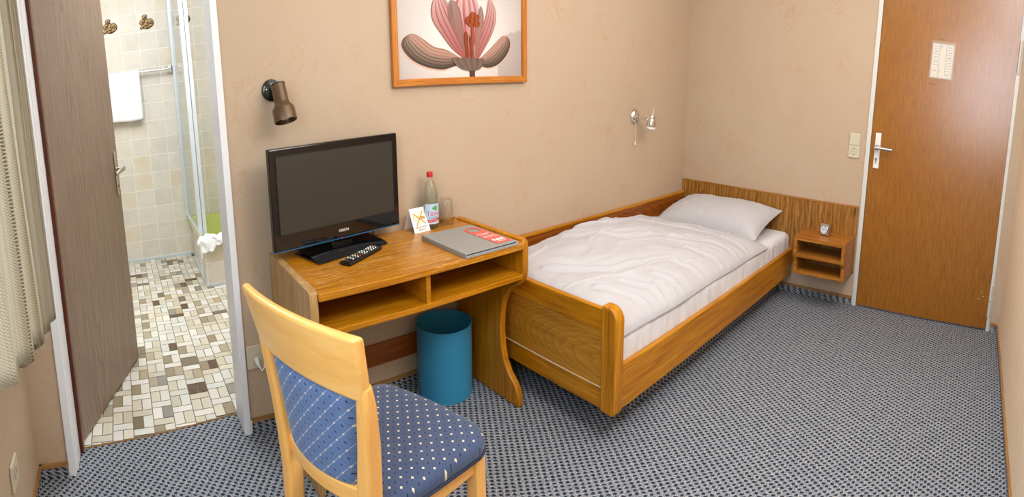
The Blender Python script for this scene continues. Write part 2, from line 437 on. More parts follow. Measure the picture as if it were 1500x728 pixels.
struct('wall_right', wr, M['wall'], 'peach wallpapered wall with the headboard and the room door', 'wall')
struct('wall_near', MB().prism([(.14, -2.497), (-4.3, -2.555), (-4.3, -2.66), (.14, -2.66)], 0, H), M['wall_lifted'], 'peach wall, colour lifted against dim light, at the right edge beside the room door', 'wall')
WY0, WY1, WZ0, WZ1 = -2.40, -.42, .82, 2.25
wl = MB()
wl.box(XL - .14, XL, -2.66, WY0, 0, H).box(XL - .14, XL, WY1, -.09, 0, H).box(XL - .14, XL, WY0, WY1, 0, WZ0).box(XL - .14, XL, WY0, WY1, WZ1, H)
struct('wall_left', wl, M['wall'], 'peach window wall at the left edge below the curtains', 'wall')
wt = thing('window_1', 'white framed window behind the woven curtains', 'window', (XL - .08, (WY0 + WY1) / 2, WZ0), kind='structure')
fr = MB()
for a, b in ((WY0, WY0 + .06), (WY1 - .06, WY1), ((WY0 + WY1) / 2 - .05, (WY0 + WY1) / 2 + .05)): fr.box(XL - .11, XL - .05, a, b, WZ0, WZ1)
fr.box(XL - .11, XL - .05, WY0, WY1, WZ0, WZ0 + .06).box(XL - .11, XL - .05, WY0, WY1, WZ1 - .06, WZ1)
build('window_frame', fr, M['white_metal'], wt, True, bevel=.004)
build('pane', MB().box(XL - .083, XL - .079, WY0 + .03, WY1 - .03, WZ0 + .03, WZ1 - .03), M['pane'], wt, True)

def skirting(name, pts, label):
    """carpet upstand with a thin wooden cap, along a plan polyline; offset to the left of travel"""
    a = MB()
    for (x0, y0), (x1, y1) in zip(pts, pts[1:]):
        d = Vector((x1 - x0, y1 - y0, 0)).normalized(); n_ = Vector((-d.y, d.x, 0))
        for t, z0, z1, mi in ((.007, 0, .044, 0), (.011, .044, .060, 1)):
            q = [Vector((x0, y0, 0)), Vector((x1, y1, 0)), Vector((x1, y1, 0)) + n_ * t, Vector((x0, y0, 0)) + n_ * t]
            a.prism([(p.x, p.y) for p in q], z0, z1, mi=mi)
    struct(name, a, [M['carpet'], M['skirt']], label, 'skirting')
skirting('baseboard_back', [(0, 0), (-3.30, 0)], 'carpet skirting with brown cap along the wall under desk and bed')
skirting('baseboard_corner', [(-4.11, -.0885), (XL, -.101), ], 'short skirting with brown cap left of the bathroom doorway')
skirting('baseboard_left', [(XL, -.10), (XL, -2.55)], 'skirting with brown cap along the window wall')
skirting('baseboard_right', [(0, -1.44), (0, 0)], 'carpet skirting with brown cap under the nightstand')
skirting('baseboard_door', [(-.065, -2.49), (-.0605, -2.447)], 'tiny piece of skirting right of the room door')
skirting('baseboard_near', [(-4.2, -2.5537), (-.10, -2.5002)], 'skirting with brown cap along the wall at the right edge')

# bathroom doorway: frame, threshold, door
jl = MB().box(-4.112, -4.080, -.098, .085, 0, 2.06).box(-4.084, -4.074, -.06, .085, 0, 2.06)
struct('trim_1', jl, M['white_metal'], 'white door frame post left of the open bathroom door', 'door frame', bevel=.003)
jr = MB().box(-3.338, -3.308, -.02, .15, 0, 2.06).box(-3.312, -3.300, -.014, -.001, 0, .055)
struct('trim_2', jr, M['white_metal'], 'white door frame post between the bathroom doorway and the television wall', 'door frame', bevel=.003)
struct('trim_3', MB().prism([(-4.112, -.098), (-3.308, -.02), (-3.308, .15), (-4.112, .085)], 2.03, 2.075), M['white_metal'], 'white head piece over the bathroom doorway', 'door frame')
struct('trim_4', MB().prism([(-4.09, .079), (-3.33, .160), (-3.33, .166), (-4.09, .085)], -.01, .004), M['skirt'], 'thin brown threshold strip between carpet and bathroom tiles', 'threshold')
struct('trim_5', MB().box(-4.0735, -4.058, .05, .10, 0, 2.05), M['mahog'], 'narrow red brown rebate beside the hinges of the bathroom door', 'door frame')
dd = Vector((-3.775 + 4.068, .879 - .105, 0)); LW = dd.length
bd = thing('door_2', 'grey brown wood grain door standing open into the bathroom', 'door', (-4.066, .105, 0), math.atan2(dd.y, dd.x), kind='structure')
build('door_leaf', MB().box(0, LW, 0, .04, .012, 2.03), M['bath_door'], bd, bevel=.002)
pl = MB().box(LW - .062, LW - .028, -.008, 0, .915, 1.142)
build('handle_plate', pl, M['nickel'], bd, bevel=.004)
hd = MB().tube([(LW - .045, -.005, 1.05), (LW - .045, -.05, 1.05)], .010).bar([(LW - .045, -.05, 1.053), (LW - .08, -.056, 1.053), (LW - .125, -.05, 1.045), (LW - .16, -.046, 1.038)], [.022, .024, .022, .016], [.02, .016, .012, .01], (0, 0, 1))
build('door_handle', hd, M['nickel'], bd, bevel=.003, smooth=40)
build('keyhole', MB().lathe([(.0001, .002), (.008, .002), (.008, -.002)], 16, M_=RX(90)).xf(T(LW - .045, -.009, .965)), M['brass'], bd)
build('edge_latch_plate', MB().box(LW, LW + .0015, .012, .028, .93, 1.12), M['nickel'], bd)

# ------------------------------------------------------------------ bathroom
YB = 2.822
struct('wall_bathroom_back', MB().box(-4.5, -2.3, YB, YB + .1, 0, 2.6), M['tiles'], 'beige tiled wall at the back of the bathroom', 'wall')
struct('wall_bathroom_left', MB().box(-4.5, -4.4, .10, YB, 0, 2.6), M['tiles'], 'tiled bathroom wall hidden behind the open door', 'wall')
struct('wall_bathroom_right', MB().box(-2.4, -2.3, .13, YB, 0, 2.6), M['tiles'], 'tiled bathroom wall beyond the bath', 'wall')
struct('ceiling_bathroom', MB().box(-4.5, -2.3, .06, YB + .1, 2.6, 2.68), M['ceil'], 'white bathroom ceiling', 'ceiling')
# mosaic floor: strips of paired upright tiles and single flat tiles
fl = MB(); cols = []
def q4(x0, x1, y0, y1, z, c):
    fl.add([(x0, y0, z), (x1, y0, z), (x1, y1, z), (x0, y1, z)], [(0, 1, 2, 3)]); cols.extend([c] * 4)
def thr(x): return .089 + (x + 4.09) * (.081 / .76)
base_cols = [rgb(214, 208, 190), rgb(222, 218, 206), rgb(206, 198, 178), rgb(226, 224, 216), rgb(202, 196, 176), rgb(214, 214, 206)]
dark_cols = [rgb(152, 138, 112), rgb(168, 158, 136), rgb(140, 138, 130), rgb(176, 160, 128), rgb(120, 106, 84)]
def tcol(a=.17):
    r = random.random()
    if r < .025: return rgb(86, 60, 36)
    c = random.choice(dark_cols) if r < a else random.choice(base_cols)
    k = random.uniform(.92, 1.05); return (c[0] * k, c[1] * k, c[2] * k, 1)
fl.add([(-4.4, .06, -.002), (-2.4, .06, -.002), (-2.4, YB, -.002), (-4.4, YB, -.002)], [(0, 1, 2, 3)]); cols.extend([rgb(128, 118, 102)] * 4)
SW, PER, G = .0985, .150, .0022
for i in range(21):
    x0 = -4.42 + i * SW; off = random.uniform(0, PER) if i % 2 else random.uniform(0, .05); k = -1
    y = -.0 + off - PER
    while y < YB:
        for (a0, a1, b0, b1) in ((0, .5, 0, .66), (.5, 1, 0, .66), (0, 1, .66, 1)):
            c = tcol(.24 if b0 == 0 else .08)
            xa, xb = x0 + a0 * SW + G, x0 + a1 * SW - G; ya, yb_ = y + b0 * PER + G, y + b1 * PER - G
            lim = thr((xa + xb) / 2) + .003
            ya = max(ya, lim); yb_ = min(yb_, YB - .002)
            if yb_ - ya > .006 and xa > -4.4 and xb < -2.4: q4(xa, xb, ya, yb_, .0015, c)
        y += PER
fl.cols = cols
struct('floor_bathroom', fl, M['mosaic'], 'beige and brown ceramic mosaic floor of the bathroom', 'floor')
struct('trim_6', MB().prism([(-4.3, YB - .008), (-3.13, YB - .008), (-3.13, YB), (-4.3, YB)], 0, .014), M['silicone'], 'pale blue sealing joint at the foot of the tiled wall', 'joint')
# flower motifs fired into three of the wall tiles
W_BATH = bpy.data.objects['wall_bathroom_back']
for cx, cz in ((-3.729, 1.990), (-3.397, 1.990), (-3.065, 1.990)):
    a = MB()
    y = YB - .0012
    a.add([(cx - .0775, y + .0006, cz - .069), (cx + .0775, y + .0006, cz - .069), (cx + .0775, y + .0006, cz + .069), (cx - .0775, y + .0006, cz + .069)], [(0, 1, 2, 3)], 2)
    def blob(px, pz, rx, rz_, ang, mi, dy=0):
        vs = []
        for k in range(20):
            t = 2 * PI * k / 20; u, v = rx * math.cos(t) * (1 + .08 * math.cos(3 * t)), rz_ * math.sin(t)
            vs.append((cx + px + u * math.cos(ang) - v * math.sin(ang), y - dy, cz + pz + u * math.sin(ang) + v * math.cos(ang)))
        a.add(vs, [tuple(range(20))], mi)
    for (px, pz, r1, r2, an) in ((-.012, .042, .026, .020, .3), (-.036, .002, .030, .022, .8), (.042, .002, .030, .022, -.6), (.006, -.004, .022, .036, 0), (-.03, -.034, .036, .016, .5), (.032, -.036, .038, .014, .45), (0, -.045, .03, .013, 0)):
        blob(px, pz, r1, r2, an, 0)
        blob(px - .002, pz + .003, r1 * .72, r2 * .66, an, 1, .0006)
        blob(px + .003, pz - .002, r1 * .34, r2 * .3, an, 0, .0012)
        blob(px - .006, pz + .006, r1 * .26, r2 * .22, an + .5, 1, .0018)
    build('flower_tile', a, [M['tile_brown'], M['tile_gold'], plain('cream tile glaze', rgb(222, 218, 206), .3)], W_BATH)
# towel rail + towel
tr = thing('towel_rail', 'chrome towel rail fixed to the bathroom tiles', 'towel rail', (-3.22, YB, 1.59))
build('rod', MB().tube([(-4.05, YB - .055, 1.593), (-3.235, YB - .055, 1.593)], .009, 14), M['chrome'], tr, True, smooth=40)
for x in (-3.235, -4.05):
    build('bracket', MB().box(x - .020, x + .028, YB - .018, YB, 1.560, 1.628).box(x - .012, x + .018, YB - .068, YB - .016, 1.576, 1.61), M['chrome'], tr, True, bevel=.005)
def towel_fn(u, v):
    x = -3.86 + u * .352; s = v
    L = .40; z_top = 1.606
    if s < .5: yy = YB - .068 - .003 * math.sin(u * 9); z = z_top - (1 - s / .5) * L + .004 * math.sin(u * 7)
    else: yy = YB - .040; z = z_top - ((s - .5) / .5) * (L - .03)
    if abs(s - .5) < .02: z = z_top + .003; yy = YB - .055
    return (x, yy, z)
tw = build('hanging_towel', MB().grid(towel_fn, 16, 40), M['towel'], smooth=60, solid=.008)
tag(tw, 'white towel folded over the chrome rail beside the open door', 'towel')
# bath tub with tiled front
tb = thing('bathtub', 'green bathtub boxed in with beige tiles', 'bathtub', (-2.85, 2.4, 0))
TX, TY = -3.186, 1.885
TZ = .50
zt = .272 + .0
build('tile_panel', MB().prism([(TX, TY), (-2.41, TY + .02), (-2.41, TY + .06), (TX + .04, TY + .04), (-3.115, YB - .01), (-3.155, YB - .01)], 0, .302), M['tiles'], tb, True)
rim = MB()
def rr(x0, x1, y0, y1, r, n=6):
    p = []
    for cx, cy, a0 in ((x1 - r, y1 - r, 0), (x0 + r, y1 - r, PI / 2), (x0 + r, y0 + r, PI), (x1 - r, y0 + r, 1.5 * PI)):
        for k in range(n + 1): p.append((cx + r * math.cos(a0 + k * PI / 2 / n), cy + r * math.sin(a0 + k * PI / 2 / n)))
    return p
o_ = rr(-3.192, -2.412, 1.879, YB - .008, .02); i1 = rr(-3.125, -2.45, 1.95, YB - .05, .10); i2 = rr(-3.07, -2.50, 2.05, YB - .12, .14)
rings = [[(x, y, .302) for x, y in o_], [(x, y, .335) for x, y in o_], [(x, y, .335) for x, y in i1], [(x, y, .06) for x, y in i2]]
N_ = len(o_); vs = sum(rings, []); fs = []
for r in range(3):
    for k in range(N_): fs.append((r * N_ + k, r * N_ + (k + 1) % N_, (r + 1) * N_ + (k + 1) % N_, (r + 1) * N_ + k))
fs.append(tuple(range(3 * N_, 4 * N_)))
rim.add(vs, fs)
build('tub', rim, M['green_tub'], tb, True, smooth=35)
build('base_joint', MB().prism([(TX - .006, TY - .006), (-2.42, TY + .014), (-2.42, TY + .026), (TX + .008, TY + .01), (-3.150, YB - .02), (-3.162, YB - .02)], 0, .012), M['silicone'], tb, True)
# shower screen standing on the tub edge
ss = thing('shower_screen', 'folding glass shower screen with pale metal profiles on the tub edge', 'shower screen', (-3.17, 2.4, .335))
def prof_bar(px, py, w, d): return MB().box(px - w / 2, px + w / 2, py - d / 2, py + d / 2, .345, 2.3)
A_ = Vector((-3.185, YB - .03, 0)); B_ = Vector((-3.180, 2.05, 0))
build('wall_profile', prof_bar(A_.x, A_.y, .035, .05), M['alu_blue'], ss, True, bevel=.003)
build('profile', prof_bar(B_.x, B_.y, .03, .045), M['alu_blue'], ss, True, bevel=.003)
build('profile', prof_bar(B_.x + .036, B_.y + .01, .030, .045), M['alu_blue'], ss, True, bevel=.003)
build('glass_panel', MB().box(-3.186, -3.180, 2.06, YB - .04, .36, 2.28), M['pane'], ss, True)
build('bottom_profile', MB().box(-3.192, -3.172, 2.03, YB - .03, .336, .362), M['alu_blue'], ss, True, bevel=.003)
# towel draped over the tub corner
def tub_towel(u, v):
    x = -3.222 + u * .20 + (.012 * math.sin(v * 8)); s = v
    wob = .012 * math.sin(u * 11 + v * 4) + .008 * math.sin(u * 23)
    if s < .45:
        t = s / .45; yy = 1.862 - .012 * (1 - t) + wob * .6; z = .24 + u * .08 + t * (.115 - .08 * u) + wob * .7
    else:
        t = (s - .45) / .55; yy = 1.862 + t * (.10 - .05 * u); z = .352 + .018 * math.sin(t * PI) + wob * .5
    if u < .12: z -= .05 * (1 - u / .12)
    return (x, yy, max(z, .18))
tt = build('draped_towel', MB().grid(tub_towel, 26, 26), M['towel'], smooth=180, solid=.014)
tag(tt, 'white towel thrown over the corner of the green bathtub', 'towel')

# ------------------------------------------------------------------ room door
d0, d1 = Vector((-.004, -1.480, 0)), Vector((-.056, -2.414, 0))
dv = d1 - d0; DW = dv.length; drz = math.atan2(dv.y, dv.x)
rd = thing('door_1', 'closed brown wood veneer room door with white handle plate', 'door', tuple(d0), drz, kind='structure')
build('door_leaf', MB().box(0, DW, 0, .04, .012, 2.11), M['door'], rd, bevel=.002)
rdM = MAT[rd.name]
build('handle_plate', MB().box(.030, .070, -.009, 0, .925, 1.150), M['white_plastic'], rd, bevel=.003)
build('door_handle', MB().tube([(.048, -.006, 1.058), (.048, -.05, 1.058)], .013, 16).tube([(.044, -.05, 1.058), (.10, -.052, 1.058), (.165, -.05, 1.056)], [.011, .010, .010], 14), M['alu'], rd, smooth=40)
build('handle_rose', MB().lathe([(.0001, .004), (.016, .004), (.017, 0)], 20, M_=RX(90)).xf(T(.048, -.0095, 1.058)), M['brass'], rd, smooth=40)
build('lock_cylinder', MB().lathe([(.0001, .006), (.0085, .006), (.0085, 0)], 20, M_=RX(90)).xf(T(.048, -.009, .985)).box(.0445, .0515, -.012, -.008, .958, .985), M['nickel'], rd)
for z in (.20, 1.72):
    h = MB().tube([(DW + .010, -.012, z - .10), (DW + .010, -.012, z - .002)], .0095, 12).tube([(DW + .010, -.012, z + .002), (DW + .010, -.012, z + .10)], .0095, 12)
    build('hinge', h, M['steel_frame'], rd, smooth=40)
    sc_ = MB()
    for sx, sz in ((-.045, .03), (-.06, -.02), (-.03, 0)): sc_.disc(.003, (DW + sx - .01, -.0008, z + sz + .02), RX(90), 10)
    build('screw', sc_, M['steel_frame'], rd)
ff = MB().box(-.034, -.003, -.008, .06, 0, 2.14).box(DW + .003, DW + .026, -.006, .06, 0, 2.14).box(-.034, DW + .026, -.008, .06, 2.113, 2.15)
tr7 = build('trim_7', ff.xf(rdM), M['steel_frame'], bevel=.003)
tag(tr7, 'thin white metal frame around the closed room door', 'door frame', kind='structure')
# floor plan notice on the door
def door_s(y): return (-1.482 - y) / (-dv.y / DW)
sg = thing('floor_plan_notice', 'small white floor plan notice with ruled boxes on the room door', 'notice', (0, 0, 0), rot=Matrix.Identity(4))
sg.matrix_world = rdM @ T(.435, -.001, 1.635); MAT[sg.name] = sg.matrix_world.copy()
sw_, sh_ = .074, .104
build('plastic_cover', MB().box(-sw_ - .008, sw_ + .008, -.0015, 0, -sh_ - .004, sh_ + .014), plain('clear cover', rgb(168, 138, 112), .2), sg)
build('sheet', MB().box(-sw_, sw_, -.0026, -.0015, -sh_, sh_), plain('notice paper', rgb(216, 208, 196), .6), sg)
ln = MB()
def hl(x0, x1, z): ln.box(x0, x1, -.0031, -.0026, z - .0007, z + .0007)
def vl(x, z0, z1): ln.box(x - .0009, x + .0009, -.0031, -.0026, z0, z1)
vl(-.022, -sh_ + .002, sh_ - .004); vl(.023, -sh_ + .03, sh_ - .004)
for z in (.070, .040, .008, -.024): hl(-.071, -.022, z)
for z in (.068, .038, .008, -.026, -.042, -.058, -.074, -.082): hl(.023, .071, z)
for x0, x1, z in ((-.073, .073, .101), (-.073, .073, -.101)): hl(x0, x1, z)
vl(-.0725, -.101, .101); vl(.0725, -.101, .101)
for z in (.085, .055, .023, -.008, -.06):
    ln.box(-.056, -.046, -.0031, -.0026, z - .002, z + .002); ln.box(-.042, -.034, -.0031, -.0026, z - .002, z + .002)
for z in (.084, .053, .022, -.010):
    ln.box(.036, .045, -.0031, -.0026, z - .002, z + .002); ln.box(.049, .058, -.0031, -.0026, z - .002, z + .002)
for cx, cz in ((-.012, .088), (-.016, -.062)):
    ln.box(cx - .006, cx + .006, -.0031, -.0026, cz - .006, cz - .0045).box(cx - .006, cx + .006, -.0031, -.0026, cz + .0045, cz + .006).box(cx - .006, cx - .0045, -.0031, -.0026, cz - .006, cz + .006).box(cx - .001, cx + .001, -.0031, -.0026, cz - .004, cz + .004)
build('plan_lines', ln, M['plan_line'], sg)
build('scuff_mark', MB().box(-.075, -.022, -.0008, 0, -.146, -.142).box(-.045, .0, -.0008, 0, .128, .131), M['mahog'], rd).location = (.435, 0, 1.635)

# ------------------------------------------------------------------ bed
XF = -2.09
bed = thing('bed', 'wall-mounted oak single bed with panelled footboard', 'bed', (-1.05, -.5, 0))
build('plinth', MB().box(-1.86, -.012, -.868, -.03, 0, .150), M['carpet'], bed, True)
build('footboard_top_rail', MB().box(XF, XF + .028, -.90, -.03, .440, .532), M['oak_y'], bed, True, bevel=.006, seg=3)
build('footboard_panel', MB().box(XF + .005, XF + .023, -.90, -.03, .212, .442), M['oak_fig'], bed, True)
build('footboard_bottom_rail', MB().box(XF, XF + .028, -.90, -.03, .128, .213), M['oak_y'], bed, True, bevel=.003)
build('panel_seam', MB().box(XF - .0006, XF + .01, -.895, -.05, .2125, .2155), plain('pale seam', rgb(206, 192, 160), .6), bed, True)
pp = []
y0, y1, z0, z1, r = -.978, -.896, .118, .550, .052
pp += [(y1, z0 + .004), (y1, z1), ]
for k in range(9): a = PI / 2 + k * PI / 16; pp.append((y0 + r + r * math.cos(a), z1 - r + r * math.sin(a)))
r2 = .026
for k in range(7): a = PI + k * PI / 12; pp.append((y0 + r2 + r2 * math.cos(a), z0 + r2 + r2 * math.sin(a)))
build('footboard_post', MB().prism(pp, XF - .008, XF + .047, 'yz'), M['oak_z'], bed, True, bevel=.008, seg=3, smooth=40)
build('side_rail', MB().box(XF + .042, -.008, -.970, -.944, .132, .312), M['oak_x'], bed, True, bevel=.006, seg=3)
build('headboard', MB().box(-.024, -.002, -1.436, -.004, .215, .655), M['oak_head'], bed, True, bevel=.003)
build('headboard_edge', MB().box(-.026, -.001, -1.437, -.004, .655, .661), M['oak_night'], bed, True)
build('wall_board', MB().box(-2.15, -.026, -.022, -.002, .2, .560), M['oak_dark'], bed, True, bevel=.002)
build('wall_board_cap', MB().box(-2.15, -.026, -.026, -.001, .558, .573), M['oak_x'], bed, True, bevel=.003)
build('slat_base', MB().box(-2.05, -.03, -.94, -.03, .16, .20), M['oak_x'], bed, True)

# mattress with rounded top edges and a wrinkled fitted sheet
def sup(t, p): return max(0.0, 1 - abs(t) ** p)
mt = MB()
X0, X1, Y0, Y1, Z0, Z1, RR = -2.055, -.03, -.940, -.035, .205, .425, .045
def mattress_fn(u, v):
    # v runs around a cross-section in y-z (outer side, top, inner side)
    x = X0 + u * (X1 - X0)
    if v < .3:
        t = v / .3; y, z = Y0, Z0 + t * (Z1 - RR - Z0)
    elif v < .45:
        a = PI - (v - .3) / .15 * PI / 2; y, z = Y0 + RR + RR * math.cos(a), Z1 - RR + RR * math.sin(a)
    else:
        t = (v - .45) / .55; y, z = Y0 + RR + t * (Y1 - Y0 - RR), Z1
    w = noise.noise(Vector((x * 16, v * 3, 1.3))) * .006 + noise.noise(Vector((x * 45, v * 3, 5.3))) * .0035
    if v < .45: y -= w * 1.1 + .004 * math.sin(min(1, v / .3) * PI)
    else: z += w * .4
    e = min(1, min(u, 1 - u) / .02)
    z -= (1 - e) * .012 if v > .3 else 0
    return (x, y, z)
mt.grid(mattress_fn, 150, 30)
mo = len(mt.v)
mt.box(X0, X1 - .002, Y0 + .02, Y1, Z0, Z0 + .1)
mt.add([mattress_fn(1, j / 30) for j in range(31)] + [(X1, Y1, Z0), ], [tuple(range(32))])
mt.add([mattress_fn(0, j / 30) for j in range(31)] + [(X0, Y1, Z0), ], [tuple(range(32))])
mo = build('mattress', mt, M['sheet'], smooth=50)
tag(mo, 'mattress with a wrinkled white fitted sheet lying in the oak bed', 'mattress')

# duvet
DX0, DX1, DY0, DY1 = -2.058, -.450, -.946, -.055
creases = [((-1.95, -.40), (-1.70, -.62), (-1.35, -.72), (-1.28, -.92)), ((-1.60, -.20), (-1.35, -.45), (-1.10, -.52), (-.95, -.70)), ((-1.1, -.12), (-.85, -.40), (-.70, -.60), (-.72, -.9)),
    ((-1.90, -.70), (-1.80, -.85), (-1.78, -.93)), ((-1.74, -.72), (-1.66, -.86), (-1.67, -.94)), ((-1.55, -.78), (-1.50, -.94)), ((-1.12, -.70), (-1.06, -.93)), ((-.95, -.60), (-.86, -.80), (-.88, -.93)), ((-.62, -.45), (-.58, -.72)), ((-1.45, -.15), (-1.25, -.26), (-1.02, -.25))]
def seg_d(p, a, b):
    a = Vector(a); b = Vector(b); d = b - a; t = max(0, min(1, (p - a).dot(d) / d.length_squared)); return (p - a - d * t).length
def duvet_fn(u, v, top=True):
    x = DX0 + u * (DX1 - DX0); y = DY0 + v * (DY1 - DY0)
    a = abs(2 * u - 1); b = abs(2 * v - 1)
    px = 9 if u > .5 else 16
    pr = (max(0, 1 - a ** px)) ** .5 * (max(0, 1 - b ** (5 if v < .5 else 12))) ** .5
    puff = .095 + .085 * math.exp(-((v - .72) / .32) ** 2) * math.exp(-((u - .45) / .40) ** 2)
    puff *= 1.0 - .50 * max(0, (u - .62) / .38) ** 1.2
    puff *= 1 - .22 * max(0, (.2 - v) / .2)
    p = Vector((x, y))
    w = noise.fractal(Vector((x * 3.0 + y * 1.5, y * 4.5 - x, 2.1)), 1.0, 2.0, 3) * .016
    fold = abs(noise.noise(Vector((x * 2.6 + y * 4.2, y * 3 - x * 1.2, 7.7))))
    w += (.05 - fold) * .14 if fold < .05 else 0
    fold2 = abs(noise.noise(Vector((x * 6 + y * 2, y * 3 + x * 1.5, 3.3))))
    w += (.04 - fold2) * .12 * (1 - v * .6) if fold2 < .04 else 0
    for c in creases:
        d = min(seg_d(p, c[i], c[i + 1]) for i in range(len(c) - 1))
        w += .008 * math.exp(-(d / .007) ** 2) - .009 * math.exp(-((d - .030) / .024) ** 2)
    # outer edge hangs down a little over the mattress side
    zb = Z1 + .004
    drop = 0
    if v < .10: drop = .018 * (1 - v / .10)
    edge = .030 * noise.noise(Vector((x * 2.5, .3, 9.1))) * max(0, 1 - v / .2)
    y += edge * .35
    bx = noise.noise(Vector((y * 3.2, 4.2, 1.1))) * .02 * max(0, (u - .8) / .2)
    x += bx
    z = zb - drop + (pr * puff + w * pr if top else 0.0)
    return (x, y, z)
dm = MB(); NU, NV = 280, 170
dm.grid(lambda u, v: duvet_fn(u, v, True), NU, NV)
dm.grid(lambda u, v: (duvet_fn(u, v, False)[0], duvet_fn(u, v, False)[1], duvet_fn(u, v, False)[2] - .004), 40, 30)
dv_o = build('duvet', dm, M['linen'], smooth=180)
tag(dv_o, 'puffy white duvet spread over the mattress', 'duvet')

# pillow leaning against the headboard
pw = thing('pillow', 'plump white pillow leaning against the headboard', 'pillow', (-.285, -.475, .435))
pm = MB()
def pillow_fn(u, v, s):
    a, b = 2 * u - 1, 2 * v - 1
    hx = .245 * (1 - .10 * (1 - b * b)) ; hy = .405 * (1 - .05 * (1 - a * a))
    th = (max(0, 1 - abs(a) ** 2.6) ** .62) * (max(0, 1 - abs(b) ** 3.2) ** .62)
    z = s * .088 * th
    z += noise.fractal(Vector((a * 1.6, b * 2.2, 3.0 + s)), 1, 2, 3) * .010 * th
    f = abs(noise.noise(Vector((a * 3 + b * 5, b * 4 - a * 3, 6))))
    if f < .08: z += (.08 - f) * .09 * th * (.4 + abs(b))
    if s < 0: z *= .62
    z -= .050 * (1 - th) ** 2 * max(0.0, .5 - .5 * a)
    return (a * hx, b * hy, z)
pm.grid(lambda u, v: pillow_fn(u, v, 1), 60, 80).grid(lambda u, v: pillow_fn(u, v, -1), 60, 80)
pm.xf(T(0, 0, .088) @ RY(-6) @ RX(-1.5))
build('pillowcase', pm, M['linen'], pw, smooth=180)
tp = T(0, 0, .088) @ RY(-6) @ RX(-1.5) @ Vector(pillow_fn(.76, .66, 1))
tg = MB().box(-.012, .012, -.012, .012, -.003, .004).xf(T(*tp) @ RY(20))
build('tag', tg, M['orange_tag'], pw)['label'] = 'small orange tag on the pillow edge'

# ------------------------------------------------------------------ nightstand + clock
ns = thing('nightstand', 'small open oak nightstand hung beside the bed', 'nightstand', (-.15, -1.245, .22))
Y0n, Y1n = -1.428, -1.064
side = [(-.026, .222), (-.026, .470), (-.282, .470), (-.282, .350), (-.278, .335), (-.262, .318), (-.254, .300), (-.254, .222)]
for ya in (Y0n, Y1n - .024):
    build('side_panel', MB().prism(side, ya, ya + .024, 'xz'), M['oak_night'], ns, True, bevel=.004, seg=2)
build('top', MB().box(-.278, -.026, Y0n + .022, Y1n - .022, .444, .468), M['oak_night'], ns, True, bevel=.002)
build('shelf', MB().box(-.272, -.026, Y0n + .022, Y1n - .022, .336, .358), M['oak_night'], ns, True, bevel=.002)
build('bottom', MB().box(-.252, -.026, Y0n + .022, Y1n - .022, .224, .242), M['oak_night'], ns, True, bevel=.002)
build('back_panel', MB().box(-.036, -.0265, Y0n + .022, Y1n - .022, .24, .446), M['oak_head'], ns, True)
ck = thing('alarm_clock', 'small silver alarm clock with round dial on the nightstand', 'clock', (-.135, -1.240, .468), math.radians(-104))
# local: -y is the dial side
cp = []
w_, h_ = .034, .078
cp = [(-w_, .003), (w_, .003), (w_ * 1.0, h_ - .02)] + [(w_ - .018 + .018 * math.cos(k * PI / 12), h_ - .018 + .018 * math.sin(k * PI / 12)) for k in range(1, 7)] + [(-w_ + .018 + .018 * math.cos(PI / 2 + k * PI / 12), h_ - .018 + .018 * math.sin(PI / 2 + k * PI / 12)) for k in range(0, 7)]
build('case', MB().prism(cp, -.018, .018, 'xz'), M['alu'], ck, bevel=.004, seg=2)
build('bezel', MB().lathe([(.030, 0), (.030, .004), (.026, .005), (.026, .001)], 32, M_=RX(90)).xf(T(0, -.0185, .040)), M['chrome'], ck, smooth=40)
build('dial', MB().disc(.0265, (0, -.0205, .040), RX(90)), M['clock_face'], ck)
hn = MB()
for ang, ln_, wd in ((35, .012, .0018), (-60, .017, .0014)):
    hn.add([tuple(T(0, -.0215, .040) @ RY(ang) @ Vector(p)) for p in ((-wd, 0, -.003), (wd, 0, -.003), (wd, 0, ln_), (-wd, 0, ln_))], [(0, 1, 2, 3)])
for k in range(12):
    hn.add([tuple(T(0, -.0212, .040) @ RY(k * 30) @ Vector(p)) for p in ((-.0009, 0, .0165), (.0009, 0, .0165), (.0009, 0, .020), (-.0009, 0, .020))], [(0, 1, 2, 3)])
build('clock_hands', hn, M['hole'], ck)
ft_ = MB().box(-.024, -.012, -.014, .014, 0, .004).box(.012, .024, -.014, .014, 0, .004)
build('feet', ft_, M['black_mat'], ck)

# ------------------------------------------------------------------ desk
dk = thing('desk', 'oak desk with open compartments and curved side panels', 'desk', (-2.68, -.28, 0))
ZT = .735
def side_poly(zt): 
    return [(-.02, 0), (-.02, zt), (-.505, zt), (-.522, zt - .006), (-.528, zt - .022), (-.528, .610), (-.522, .580), (-.500, .553), (-.462, .530), (-.425, .502), (-.398, .468), (-.380, .430), (-.370, .38), (-.368, .31), (-.374, .24), (-.390, .18), (-.420, .135), (-.455, .105), (-.478, .08), (-.490, .05), (-.492, 0), (-.42, 0), (-.20, 0)]
build('side_panel', MB().prism(side_poly(ZT + .010), -2.196, -2.163, 'yz'), M['oak_z'], dk, True, bevel=.007, seg=3, smooth=30)
build('side_panel', MB().prism(side_poly(ZT + .010), -3.168, -3.136, 'yz'), M['oak_pale'], dk, True, bevel=.004, seg=2, smooth=30)
build('desktop', MB().box(-3.137, -2.195, -.538, -.012, ZT - .026, ZT), M['oak_top'], dk, True, bevel=.003)
build('back_lip', MB().box(-2.34, -2.195, -.016, -.004, ZT - .02, ZT + .010), M['oak_x'], dk, True, bevel=.002)
build('shelf', MB().box(-3.137, -2.195, -.526, -.02, .582, .602), M['oak_x'], dk, True, bevel=.002)
build('divider', MB().box(-2.692, -2.672, -.522, -.02, .600, ZT - .024), M['oak_y'], dk, True, bevel=.001)
